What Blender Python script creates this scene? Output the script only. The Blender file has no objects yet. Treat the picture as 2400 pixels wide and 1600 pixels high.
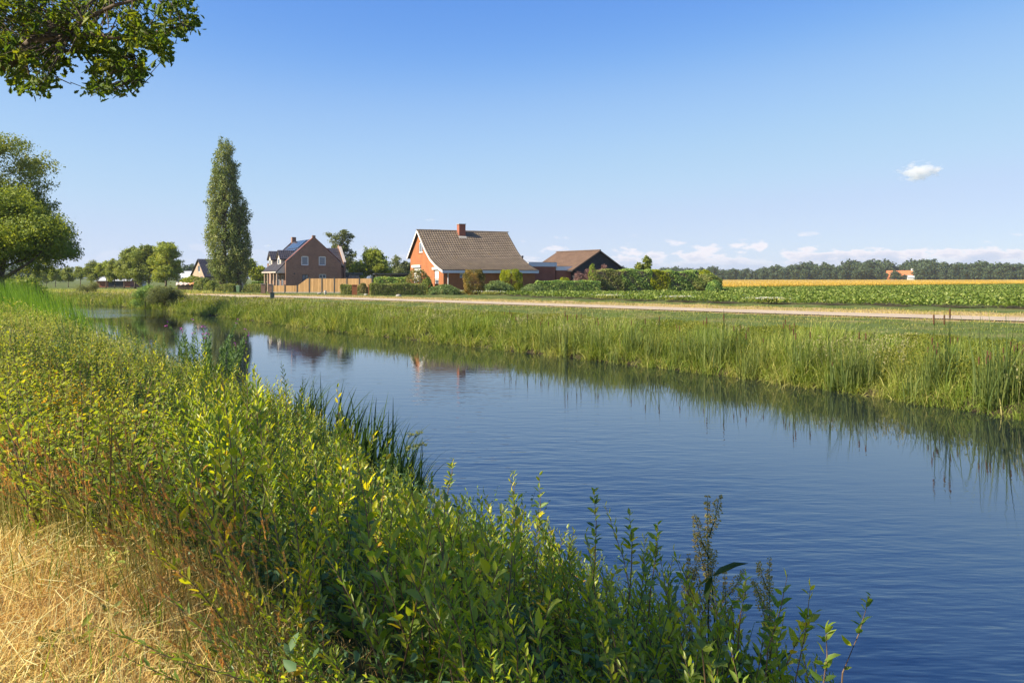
import bpy, math, random
import numpy as np
from mathutils import Vector
from mathutils.geometry import tessellate_polygon

S = bpy.context.scene
C = S.collection
rng = np.random.default_rng(7)
random.seed(7)
R = math.radians
F, CX, HY, EZ = 1900.0, 1200.0, 652.0, 1.9      # lens in photo pixels, principal column, horizon row, eye height

# ------------------------------------------------------------------ camera, sky, sun, exposure
cam = bpy.data.objects.new('camera', bpy.data.cameras.new('camera'))
C.objects.link(cam)
cam.location = (0, 0, EZ)
cam.rotation_euler = (R(90), 0, 0)
cam.data.sensor_width = 36.0
cam.data.lens = 28.5
cam.data.shift_y = -148.0 / 2400.0
cam.data.clip_start = 0.1
cam.data.clip_end = 20000
S.camera = cam

SUN_EL, SUN_AZ = R(38), Vector((-0.93, -0.37)).normalized()     # towards the sun, seen from above
sun_dir = Vector((SUN_AZ.x * math.cos(SUN_EL), SUN_AZ.y * math.cos(SUN_EL), math.sin(SUN_EL)))
W = bpy.data.worlds.new('World')
S.world = W
W.use_nodes = True
wt = W.node_tree
wt.nodes.clear()


def wn(t, **k):
    n = wt.nodes.new(t)
    for a, b in k.items():
        setattr(n, a, b)
    return n


sky = wn('ShaderNodeTexSky', sky_type='NISHITA', sun_disc=False)
sky.sun_elevation = SUN_EL
sky.sun_rotation = math.atan2(SUN_AZ.x, SUN_AZ.y)
sky.altitude = 0
sky.air_density = 0.7
sky.dust_density = 0.3
sky.ozone_density = 3.0
tc = wn('ShaderNodeTexCoord')
sep = wn('ShaderNodeSeparateXYZ')
wt.links.new(tc.outputs['Generated'], sep.inputs[0])


def wmath(op, a, b=None, clamp=False):
    n = wn('ShaderNodeMath', operation=op, use_clamp=clamp)
    for i, v in enumerate((a, b)):
        if v is None:
            continue
        if isinstance(v, (int, float)):
            n.inputs[i].default_value = v
        else:
            wt.links.new(v, n.inputs[i])
    return n.outputs[0]


def wmap(v, a, b, c=0.0, d=1.0):
    n = wn('ShaderNodeMapRange', interpolation_type='SMOOTHSTEP')
    wt.links.new(v, n.inputs[0])
    for i, q in enumerate((a, b, c, d)):
        n.inputs[i + 1].default_value = q
    return n.outputs[0]


# low bank of far cumulus along the horizon, denser to the east, in the sky itself
el = wmath('ARCSINE', sep.outputs[2])
az = wmath('ARCTAN2', sep.outputs[0], sep.outputs[1])
comb = wn('ShaderNodeCombineXYZ')
wt.links.new(wmath('MULTIPLY', az, 24.0), comb.inputs[0])
wt.links.new(wmath('MULTIPLY', el, 62.0), comb.inputs[1])
cn = wn('ShaderNodeTexNoise', noise_dimensions='3D')
cn.inputs['Scale'].default_value = 1.0
cn.inputs['Detail'].default_value = 6.0
cn.inputs['Roughness'].default_value = 0.55
wt.links.new(comb.outputs[0], cn.inputs['Vector'])
east = wmap(az, -0.22, 0.12)
top = wmath('ADD', wmath('MULTIPLY', wmap(cn.outputs['Fac'], 0.35, 0.75), 0.034), 0.020)
frac = wmath('DIVIDE', el, top)
body = wmap(frac, 1.12, 0.72)
mask = wmath('MULTIPLY', wmath('MULTIPLY', body, wmap(cn.outputs['Fac'], 0.36, 0.56)), wmath('ADD', wmath('MULTIPLY', east, 0.78), 0.20))
lit = wmap(frac, 0.35, 1.0)
ccol = wn('ShaderNodeMix', data_type='RGBA')
ccol.inputs[6].default_value = (3.0, 3.4, 4.25, 1)
ccol.inputs[7].default_value = (5.2, 4.85, 5.0, 1)
wt.links.new(lit, ccol.inputs[0])
def wscale(v, k):
    n = wn('ShaderNodeVectorMath', operation='SCALE')
    wt.links.new(v, n.inputs[0])
    n.inputs['Scale'].default_value = k
    return n.outputs[0]


grade = wn('ShaderNodeRGBCurve')                       # the camera's response to the clear sky
for ch, pts in ((0, ((0, 0), (.06, .035), (.102, .080), (.165, .195), (.252, .268), (.388, .325), (.476, .35), (1, .52))),
                (1, ((0, 0), (.09, .085), (.18, .191), (.28, .315), (.40, .374), (.533, .392), (1, .56))),
                (2, ((0, 0), (.17, .25), (.34, .45), (.477, .495), (.60, .50), (1, .58)))):
    cv = grade.mapping.curves[ch]
    while len(cv.points) < len(pts):
        cv.points.new(0.5, 0.5)
    for p_, q_ in zip(cv.points, pts):
        p_.location = q_
grade.mapping.update()
wt.links.new(wscale(sky.outputs[0], 0.1), grade.inputs['Color'])
graded = wscale(grade.outputs[0], 9.0)
cmix = wn('ShaderNodeMix', data_type='RGBA')
wt.links.new(mask, cmix.inputs[0])
wt.links.new(graded, cmix.inputs[6])
wt.links.new(ccol.outputs[2], cmix.inputs[7])
bg = wn('ShaderNodeBackground')
bg.inputs[1].default_value = 0.10
wo = wn('ShaderNodeOutputWorld')
wt.links.new(cmix.outputs[2], bg.inputs[0])
wt.links.new(bg.outputs[0], wo.inputs[0])

sl = bpy.data.lights.new('sun', 'SUN')
sl.energy = 5.0
sl.angle = R(0.5)
sl.color = (1.0, 0.90, 0.74)
so = bpy.data.objects.new('sun', sl)
C.objects.link(so)
so.rotation_euler = sun_dir.to_track_quat('Z', 'Y').to_euler()
so.location = (-40, -10, 60)

S.view_settings.view_transform = 'Standard'
S.view_settings.look = 'None'
S.view_settings.gamma = 1
S.view_settings.use_curve_mapping = False
S.view_settings.exposure = 1.05
S.render.engine = 'CYCLES'
S.cycles.max_bounces = 7
S.cycles.diffuse_bounces = 4
S.cycles.glossy_bounces = 3
S.cycles.transmission_bounces = 4
S.cycles.transparent_max_bounces = 6
S.cycles.volume_bounces = 5
S.cycles.use_denoising = True
S.cycles.caustics_reflective = False
S.cycles.caustics_refractive = False


# ------------------------------------------------------------------ materials
class NT:
    def __init__(s, name):
        s.m = bpy.data.materials.new(name)
        s.m.use_nodes = True
        s.t = s.m.node_tree
        s.t.nodes.clear()
        s.out = s.n('ShaderNodeOutputMaterial')

    def n(s, t, **k):
        q = s.t.nodes.new(t)
        for a, b in k.items():
            setattr(q, a, b)
        return q

    def l(s, a, b):
        s.t.links.new(a, b)

    def ramp(s, fac, cols):
        r = s.n('ShaderNodeValToRGB')
        e = r.color_ramp.elements
        while len(e) < len(cols):
            e.new(0.5)
        for i, (p, c) in enumerate(cols):
            e[i].position = p
            e[i].color = (*c, 1)
        s.l(fac, r.inputs[0])
        return r.outputs[0]

    def noise(s, scale, detail=4, rough=0.55, vec=None, coord='Object', stretch=None):
        q = s.n('ShaderNodeTexNoise')
        q.inputs['Scale'].default_value = scale
        q.inputs['Detail'].default_value = detail
        q.inputs['Roughness'].default_value = rough
        if vec is None:
            vec = s.n('ShaderNodeTexCoord').outputs[coord]
        if stretch:
            mp = s.n('ShaderNodeMapping')
            mp.inputs['Scale'].default_value = stretch
            s.l(vec, mp.inputs[0])
            vec = mp.outputs[0]
        s.l(vec, q.inputs['Vector'])
        return q.outputs['Fac']

    def pbsdf(s, col, rough=0.7, spec=0.3, bump=None, bdist=0.01, bstr=0.5, metallic=0):
        p = s.n('ShaderNodeBsdfPrincipled')
        if isinstance(col, tuple):
            p.inputs['Base Color'].default_value = (*col, 1)
        else:
            s.l(col, p.inputs['Base Color'])
        p.inputs['Roughness'].default_value = rough
        p.inputs['Specular IOR Level'].default_value = spec
        p.inputs['Metallic'].default_value = metallic
        if bump is not None:
            b = s.n('ShaderNodeBump')
            b.inputs['Strength'].default_value = bstr
            b.inputs['Distance'].default_value = bdist
            s.l(bump, b.inputs['Height'])
            s.l(b.outputs[0], p.inputs['Normal'])
        return p

    def done(s, sh):
        s.l(sh.outputs[0], s.out.inputs[0])
        return s.m


def plain(name, col, rough=0.6, spec=0.3, var=0.12, scale=6.0, metallic=0):
    k = NT(name)
    f = k.noise(scale)
    a = tuple(max(0, c * (1 - var)) for c in col)
    b = tuple(min(1, c * (1 + var)) for c in col)
    return k.done(k.pbsdf(k.ramp(f, [(0.3, a), (0.7, b)]), rough, spec, bump=f, bdist=0.004, metallic=metallic))


def leafm(name, cols, trans=0.4, tcol=None, rough=0.55, spec=0.18, vary=0.16):
    """Foliage: colour picked by a random number stored per leaf, light passing through the blade."""
    k = NT(name)
    at = k.n('ShaderNodeAttribute', attribute_name='tint')
    oi = k.n('ShaderNodeObjectInfo')
    m = k.n('ShaderNodeMath', operation='MULTIPLY_ADD')
    k.l(oi.outputs['Random'], m.inputs[0])
    m.inputs[1].default_value = vary
    ad = k.n('ShaderNodeMath', operation='ADD')
    k.l(at.outputs['Fac'], ad.inputs[0])
    ad.inputs[1].default_value = -vary / 2
    k.l(ad.outputs[0], m.inputs[2])
    col = k.ramp(m.outputs[0], [(i / max(1, len(cols) - 1), c) for i, c in enumerate(cols)])
    p = k.pbsdf(col, rough, spec)
    if trans <= 0:
        return k.done(p)
    t = k.n('ShaderNodeBsdfTranslucent')
    g = k.n('ShaderNodeMix', data_type='RGBA', blend_type='MULTIPLY')
    g.inputs[0].default_value = 1.0
    k.l(col, g.inputs[6])
    g.inputs[7].default_value = (*(tcol or (2.1, 1.9, 0.7)), 1)
    k.l(g.outputs[2], t.inputs[0])
    mx = k.n('ShaderNodeMixShader')
    mx.inputs[0].default_value = trans
    k.l(p.outputs[0], mx.inputs[1])
    k.l(t.outputs[0], mx.inputs[2])
    return k.done(mx)


def brickm(name, c1, c2, mortar, scale=1.0, msize=0.012):
    k = NT(name)
    tcn = k.n('ShaderNodeTexCoord')
    sx = k.n('ShaderNodeSeparateXYZ')
    k.l(tcn.outputs['Object'], sx.inputs[0])
    ad = k.n('ShaderNodeMath', operation='ADD')
    k.l(sx.outputs[0], ad.inputs[0])
    k.l(sx.outputs[1], ad.inputs[1])
    cb = k.n('ShaderNodeCombineXYZ')
    k.l(ad.outputs[0], cb.inputs[0])
    k.l(sx.outputs[2], cb.inputs[1])
    b = k.n('ShaderNodeTexBrick')
    b.inputs['Scale'].default_value = scale
    b.inputs['Brick Width'].default_value = 0.22
    b.inputs['Row Height'].default_value = 0.075
    b.inputs['Mortar Size'].default_value = msize
    b.inputs['Color1'].default_value = (*c1, 1)
    b.inputs['Color2'].default_value = (*c2, 1)
    b.inputs['Mortar'].default_value = (*mortar, 1)
    k.l(cb.outputs[0], b.inputs['Vector'])
    f = k.noise(0.9, 5)
    mx = k.n('ShaderNodeMix', data_type='RGBA', blend_type='MULTIPLY')
    mx.inputs[0].default_value = 0.7
    k.l(b.outputs['Color'], mx.inputs[6])
    k.l(k.ramp(f, [(0.3, (0.72, 0.72, 0.74)), (0.7, (1.1, 1.1, 1.08))]), mx.inputs[7])
    return k.done(k.pbsdf(mx.outputs[2], 0.85, 0.2, bump=b.outputs['Fac'], bdist=-0.004))


def tilem(name, a, b, moss=None, rough=0.6, spec=0.3):
    k = NT(name)
    f = k.noise(1.1, 6)
    f2 = k.noise(9.0, 3)
    col = k.ramp(f, [(0.3, a), (0.7, b)])
    mx = k.n('ShaderNodeMix', data_type='RGBA', blend_type='MULTIPLY')
    mx.inputs[0].default_value = 0.8
    k.l(col, mx.inputs[6])
    k.l(k.ramp(f2, [(0.3, (0.65, 0.65, 0.65)), (0.7, (1.15, 1.15, 1.15))]), mx.inputs[7])
    out = mx.outputs[2]
    if moss:
        m2 = k.n('ShaderNodeMix', data_type='RGBA')
        k.l(k.ramp(k.noise(1.7, 6, 0.65), [(0.60, (0, 0, 0)), (0.74, (0.8, 0.8, 0.8))]), m2.inputs[0])
        k.l(out, m2.inputs[6])
        m2.inputs[7].default_value = (*moss, 1)
        out = m2.outputs[2]
    return k.done(k.pbsdf(out, rough, spec))


M = {}
M['willow'] = leafm('willow leaf', [(0.080, 0.149, 0.036), (0.138, 0.228, 0.041), (0.218, 0.285, 0.036), (0.320, 0.356, 0.028), (0.522, 0.471, 0.028), (0.581, 0.342, 0.051)], 0.46, (2.6, 2.3, 0.5), 0.40, 0.5, 0.30)
M['willow_stem'] = plain('willow stem', (0.16, 0.10, 0.05), 0.6)
M['bramble'] = leafm('bramble leaf', [(0.101, 0.167, 0.028), (0.218, 0.278, 0.032), (0.336, 0.353, 0.035), (0.538, 0.372, 0.028)], 0.42)
M['orange_oak'] = leafm('sapling leaf', [(0.144, 0.187, 0.020), (0.374, 0.317, 0.020), (0.605, 0.346, 0.020), (0.720, 0.288, 0.025)], 0.45, (1.6, 1.4, 0.6))
M['herb'] = leafm('weed leaf', [(0.142, 0.193, 0.040), (0.253, 0.299, 0.055), (0.380, 0.387, 0.081), (0.538, 0.493, 0.136)], 0.35, (1.5, 1.4, 0.7))
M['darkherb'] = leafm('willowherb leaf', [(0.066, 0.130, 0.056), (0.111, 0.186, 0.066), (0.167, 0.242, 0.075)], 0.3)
M['iris'] = leafm('iris leaf', [(0.02, 0.05, 0.02), (0.04, 0.08, 0.025), (0.07, 0.12, 0.03)], 0.3)
M['dock'] = leafm('dock leaf', [(0.042, 0.084, 0.028), (0.084, 0.126, 0.035)], 0.3)
M['dockseed'] = leafm('dock seed', [(0.252, 0.270, 0.081), (0.378, 0.342, 0.117), (0.486, 0.342, 0.144)], 0.3)
M['straw'] = leafm('straw', [(0.378, 0.224, 0.074), (0.723, 0.465, 0.149), (0.800, 0.688, 0.252), (0.800, 0.800, 0.446)], 0.25, (1.2, 1.1, 0.8))
M['stalk'] = leafm('seeding stalk', [(0.20, 0.20, 0.05), (0.36, 0.30, 0.09), (0.50, 0.36, 0.14)], 0.3, (1.3, 1.1, 0.7))
M['seed'] = leafm('grass seed', [(0.44, 0.22, 0.05), (0.58, 0.32, 0.08), (0.64, 0.42, 0.15)], 0.35, (1.3, 1.1, 0.8))
M['reed'] = leafm('reed blade', [(0.069, 0.138, 0.018), (0.127, 0.230, 0.023), (0.230, 0.322, 0.028)], 0.4, (1.6, 1.7, 0.5))
M['sedge'] = leafm('bank grass', [(0.101, 0.156, 0.027), (0.188, 0.256, 0.038), (0.303, 0.340, 0.066), (0.488, 0.441, 0.143)], 0.32, (1.5, 1.5, 0.6))
M['cattail'] = leafm('cattail blade', [(0.077, 0.118, 0.030), (0.140, 0.183, 0.048), (0.218, 0.247, 0.063)], 0.3, (1.5, 1.5, 0.6))
M['oat'] = leafm('grass flower head', [(0.22, 0.22, 0.08), (0.31, 0.29, 0.12), (0.40, 0.36, 0.18)], 0.25, (1.2, 1.2, 0.8))
M['cathead'] = plain('cattail head', (0.11, 0.055, 0.03), 0.9, 0.1)
M['meadow'] = leafm('meadow herb', [(0.080, 0.117, 0.016), (0.142, 0.171, 0.021), (0.204, 0.210, 0.025), (0.301, 0.273, 0.057)], 0.35, (1.5, 1.5, 0.6))
M['verge'] = leafm('verge grass', [(0.092, 0.149, 0.024), (0.172, 0.218, 0.039), (0.345, 0.299, 0.088), (0.575, 0.437, 0.166)], 0.25, (1.3, 1.3, 0.7))
M['beet'] = leafm('beet leaf', [(0.072, 0.120, 0.017), (0.132, 0.190, 0.025), (0.204, 0.260, 0.042), (0.384, 0.380, 0.119)], 0.25, (1.5, 1.6, 0.6), 0.5, 0.3)
M['wheat'] = leafm('wheat', [(0.40, 0.265, 0.03), (0.52, 0.345, 0.05), (0.60, 0.43, 0.09)], 0.2, (1.2, 1.1, 0.7))
M['white_flower'] = plain('white flower', (0.75, 0.74, 0.66), 0.8)
M['pink_flower'] = plain('pink flower', (0.42, 0.07, 0.36), 0.7)
M['oak'] = leafm('oak leaf', [(0.041, 0.074, 0.019), (0.068, 0.115, 0.022), (0.115, 0.162, 0.024), (0.203, 0.216, 0.024)], 0.38, (2.0, 1.9, 0.5))
M['lime'] = leafm('pale tree leaf', [(0.109, 0.162, 0.024), (0.187, 0.242, 0.034), (0.279, 0.324, 0.047), (0.390, 0.388, 0.070)], 0.3)
M['tree'] = leafm('tree leaf', [(0.105, 0.154, 0.035), (0.180, 0.221, 0.046), (0.264, 0.289, 0.055), (0.359, 0.346, 0.073)], 0.3, (1.5, 1.5, 0.6))
M['poplar'] = leafm('poplar leaf', [(0.088, 0.138, 0.035), (0.149, 0.196, 0.049), (0.246, 0.278, 0.083), (0.387, 0.375, 0.166)], 0.25, (1.5, 1.5, 0.6))
M['birch'] = leafm('birch leaf', [(0.091, 0.117, 0.046), (0.143, 0.169, 0.065), (0.221, 0.234, 0.104)], 0.3)
M['far_tree'] = leafm('far tree leaf', [(0.044, 0.075, 0.034), (0.062, 0.094, 0.041), (0.094, 0.119, 0.055)], 0.15, (1.4, 1.4, 0.7))
M['bark'] = plain('bark', (0.13, 0.10, 0.075), 0.9, 0.1, 0.4, 5)
M['hedge'] = leafm('hedge leaf', [(0.09, 0.14, 0.03), (0.16, 0.20, 0.05), (0.26, 0.28, 0.09), (0.36, 0.33, 0.11)], 0.25)
M['hedge_dark'] = leafm('dark hedge leaf', [(0.072, 0.143, 0.040), (0.129, 0.229, 0.055), (0.259, 0.373, 0.082), (0.488, 0.545, 0.137)], 0.2)
M['hedge_yellow'] = leafm('yellow hedge leaf', [(0.131, 0.171, 0.010), (0.263, 0.302, 0.015), (0.446, 0.446, 0.020)], 0.3)
M['topiary_brown'] = leafm('bronze shrub leaf', [(0.072, 0.086, 0.022), (0.158, 0.137, 0.029), (0.288, 0.202, 0.043), (0.432, 0.259, 0.072)], 0.2)
M['juniper'] = leafm('juniper', [(0.119, 0.176, 0.056), (0.180, 0.246, 0.074), (0.238, 0.299, 0.093)], 0.1)
M['purple'] = leafm('red shrub leaf', [(0.16, 0.09, 0.08), (0.26, 0.15, 0.13), (0.34, 0.22, 0.16)], 0.25, (1.3, 1.1, 1.0))
M['garden'] = leafm('garden shrub leaf', [(0.108, 0.120, 0.036), (0.216, 0.204, 0.072), (0.360, 0.288, 0.120)], 0.25)
M['red_brick'] = brickm('orange brick', (0.41, 0.150, 0.056), (0.36, 0.128, 0.047), (0.36, 0.15, 0.075))
M['dark_brick'] = brickm('brown brick', (0.35, 0.168, 0.105), (0.22, 0.11, 0.072), (0.38, 0.27, 0.20))
M['maroon_brick'] = brickm('maroon brick', (0.36, 0.115, 0.068), (0.30, 0.095, 0.058), (0.32, 0.14, 0.09))
M['beige_brick'] = brickm('beige brick', (0.48, 0.34, 0.24), (0.42, 0.29, 0.20), (0.5, 0.4, 0.3))
M['tile_brown'] = tilem('weathered tile', (0.15, 0.115, 0.08), (0.23, 0.18, 0.125), (0.24, 0.16, 0.05))
M['tile_dark'] = tilem('dark glazed tile', (0.055, 0.05, 0.055), (0.09, 0.08, 0.085), None, 0.28, 0.5)
M['tile_red'] = tilem('brown tile', (0.13, 0.08, 0.05), (0.19, 0.12, 0.075), (0.24, 0.18, 0.05))
M['tile_orange'] = tilem('orange tile', (0.62, 0.20, 0.07), (0.72, 0.26, 0.10))
M['white'] = plain('white paint', (0.78, 0.77, 0.74), 0.45, 0.4, 0.04)
M['cream'] = plain('cream paint', (0.58, 0.50, 0.42), 0.5, 0.3, 0.05)
M['grey_trim'] = plain('pale grey boards', (0.62, 0.63, 0.64), 0.4, 0.4, 0.05)
M['dark_boards'] = plain('dark boards', (0.045, 0.043, 0.045), 0.7, 0.2, 0.25, 3)
M['dark_metal'] = plain('dark grey posts', (0.06, 0.06, 0.062), 0.5, 0.4)
M['grey_box'] = plain('green grey cabinet', (0.11, 0.13, 0.11), 0.55, 0.3)
M['concrete'] = plain('concrete', (0.34, 0.32, 0.28), 0.9, 0.1, 0.2)
M['log'] = plain('split logs', (0.20, 0.14, 0.09), 0.9, 0.1, 0.5, 4)
M['tarp'] = plain('orange tarpaulin', (0.72, 0.32, 0.12), 0.5, 0.3, 0.1)
M['tarp_white'] = plain('pale tarpaulin', (0.66, 0.52, 0.42), 0.5, 0.3, 0.1)
M['bin'] = plain('green bin', (0.10, 0.17, 0.09), 0.4, 0.4)
M['bin_grey'] = plain('grey bin', (0.30, 0.32, 0.34), 0.4, 0.4)
M['tyre'] = plain('rubber', (0.02, 0.02, 0.02), 0.8, 0.2)


def glassm():
    k = NT('window glass')
    p = k.pbsdf((0.10, 0.13, 0.17), 0.06, 0.9)
    return k.done(p)


M['glass'] = glassm()


def solarm():
    k = NT('solar panel')
    return k.done(k.pbsdf(k.ramp(k.noise(3), [(0.3, (0.012, 0.016, 0.03)), (0.7, (0.02, 0.025, 0.045))]), 0.12, 0.6))


M['solar'] = solarm()


def woodm():
    k = NT('fence wood')
    f = k.noise(2.0, 5, 0.6, None, 'Object', (7.0, 7.0, 0.6))
    tcn = k.n('ShaderNodeTexCoord')
    sx = k.n('ShaderNodeSeparateXYZ')
    k.l(tcn.outputs['Object'], sx.inputs[0])
    fl = k.n('ShaderNodeMath', operation='MULTIPLY')
    k.l(sx.outputs[0], fl.inputs[0])
    fl.inputs[1].default_value = 6.9
    f3 = k.n('ShaderNodeMath', operation='FLOOR')
    k.l(fl.outputs[0], f3.inputs[0])
    wnz = k.n('ShaderNodeTexWhiteNoise', noise_dimensions='1D')
    k.l(f3.outputs[0], wnz.inputs['W'])
    mx = k.n('ShaderNodeMix', data_type='RGBA', blend_type='MULTIPLY')
    mx.inputs[0].default_value = 0.9
    k.l(k.ramp(f, [(0.3, (0.46, 0.27, 0.11)), (0.7, (0.64, 0.40, 0.18))]), mx.inputs[6])
    k.l(k.ramp(wnz.outputs[0], [(0.0, (0.72, 0.70, 0.68)), (1.0, (1.1, 1.1, 1.1))]), mx.inputs[7])
    return k.done(k.pbsdf(mx.outputs[2], 0.75, 0.2, bump=f, bdist=0.004))


M['wood'] = woodm()


def groundm():
    k = NT('ground')
    at = k.n('ShaderNodeAttribute', attribute_name='dry')
    f = k.noise(0.35, 7, 0.6)
    f2 = k.noise(6.0, 6, 0.7)
    green = k.ramp(f2, [(0.3, (0.05, 0.075, 0.02)), (0.6, (0.10, 0.13, 0.03)), (0.8, (0.17, 0.18, 0.05))])
    straw = k.ramp(f2, [(0.3, (0.22, 0.15, 0.06)), (0.55, (0.40, 0.29, 0.13)), (0.8, (0.52, 0.40, 0.22))])
    m = k.n('ShaderNodeMath', operation='MULTIPLY_ADD')
    k.l(f, m.inputs[0])
    m.inputs[1].default_value = 0.9
    a = k.n('ShaderNodeMath', operation='ADD')
    k.l(at.outputs['Fac'], a.inputs[0])
    a.inputs[1].default_value = -0.45
    k.l(a.outputs[0], m.inputs[2])
    mr = k.n('ShaderNodeMapRange')
    k.l(m.outputs[0], mr.inputs[0])
    mr.inputs[1].default_value = 0.3
    mr.inputs[2].default_value = 0.7
    mx = k.n('ShaderNodeMix', data_type='RGBA')
    k.l(mr.outputs[0], mx.inputs[0])
    k.l(green, mx.inputs[6])
    k.l(straw, mx.inputs[7])
    md = k.n('ShaderNodeAttribute', attribute_name='mud_shade')
    m3 = k.n('ShaderNodeMix', data_type='RGBA')
    k.l(md.outputs['Fac'], m3.inputs[0])
    k.l(mx.outputs[2], m3.inputs[6])
    m3.inputs[7].default_value = (0.045, 0.034, 0.020, 1)  # dark mud colour, also painting in the shade beneath the waterline tufts
    return k.done(k.pbsdf(m3.outputs[2], 0.95, 0.1, bump=f2, bdist=0.05))


M['ground'] = groundm()


def roadm():
    k = NT('road')
    f = k.noise(0.8, 6, 0.6)
    f2 = k.noise(30, 3)
    col = k.ramp(f, [(0.3, (0.33, 0.26, 0.185)), (0.55, (0.42, 0.34, 0.245)), (0.8, (0.48, 0.395, 0.28))])
    return k.done(k.pbsdf(col, 0.9, 0.15, bump=f2, bdist=0.01))


M['road'] = roadm()


def waterm():
    k = NT('water')
    tcn = k.n('ShaderNodeTexCoord')
    big = k.noise(0.10, 3, 0.5, tcn.outputs['Object'], None, (1.0, 1.6, 1))
    lee = k.n('ShaderNodeAttribute', attribute_name='tint')

    def waves(rot, sc, scale, det):
        mp = k.n('ShaderNodeMapping')
        mp.inputs['Rotation'].default_value = (0, 0, R(rot))
        mp.inputs['Scale'].default_value = sc
        k.l(tcn.outputs['Object'], mp.inputs[0])
        return k.noise(scale, det, 0.5, mp.outputs[0])

    a = waves(-6, (0.42, 1.5, 1), 5.0, 2)
    b = waves(14, (0.5, 1.4, 1), 2.1, 2)
    s1 = k.n('ShaderNodeMath', operation='MULTIPLY_ADD')
    k.l(b, s1.inputs[0])
    s1.inputs[1].default_value = 1.5
    k.l(a, s1.inputs[2])
    st = k.n('ShaderNodeMapRange')
    k.l(big, st.inputs[0])
    st.inputs[1].default_value = 0.35
    st.inputs[2].default_value = 0.65
    st.inputs[3].default_value = 0.45
    st.inputs[4].default_value = 1.0
    lr = k.n('ShaderNodeMapRange', interpolation_type='SMOOTHSTEP')
    k.l(lee.outputs['Fac'], lr.inputs[0])
    lr.inputs[1].default_value = 0.16
    lr.inputs[2].default_value = 0.62
    lr.inputs[3].default_value = 1.0
    lr.inputs[4].default_value = 0.10
    ml = k.n('ShaderNodeMath', operation='MULTIPLY')
    k.l(st.outputs[0], ml.inputs[0])
    k.l(lr.outputs[0], ml.inputs[1])
    bp = k.n('ShaderNodeBump')
    bp.inputs['Distance'].default_value = 0.0118
    k.l(s1.outputs[0], bp.inputs['Height'])
    k.l(ml.outputs[0], bp.inputs['Strength'])
    p = k.n('ShaderNodeBsdfPrincipled')
    p.inputs['Base Color'].default_value = (0.008, 0.013, 0.018, 1)
    p.inputs['Roughness'].default_value = 0.02
    p.inputs['IOR'].default_value = 2.7
    k.l(bp.outputs[0], p.inputs['Normal'])
    return k.done(p)


M['water'] = waterm()


# ------------------------------------------------------------------ object helpers
def link(name, me, parent=None, mat=None):
    o = bpy.data.objects.new(name, me)
    C.objects.link(o)
    if mat is not None:
        me.materials.append(mat)
    if parent is not None:
        o.parent = parent
    return o


def tag(o, label=None, cat=None, group=None, kind=None):
    if label:
        o['label'] = label
    if cat:
        o['category'] = cat
    if group:
        o['group'] = group
    if kind:
        o['kind'] = kind
    return o


def thing(name, label, cat, loc=(0, 0, 0), rz=0.0, group=None, scale=1.0):
    o = bpy.data.objects.new(name, None)
    o.empty_display_size = 0.3
    C.objects.link(o)
    o.location = loc
    o.rotation_euler = (0, 0, rz)
    o.scale = (scale, scale, scale) if isinstance(scale, (int, float)) else scale
    return tag(o, label, cat, group)


def dup(root, loc, rz, scale=1.0, label=None, group=None, tilt=(0, 0)):
    r = root.copy()
    C.objects.link(r)
    r.location = loc
    r.rotation_euler = (tilt[0], tilt[1], rz)
    r.scale = (scale, scale, scale) if isinstance(scale, (int, float)) else scale
    if label:
        r['label'] = label
    if group:
        r['group'] = group
    for ch in root.children:
        c = ch.copy()
        C.objects.link(c)
        c.parent = r
        for g in ch.children:
            d = g.copy()
            C.objects.link(d)
            d.parent = c
    return r


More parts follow.
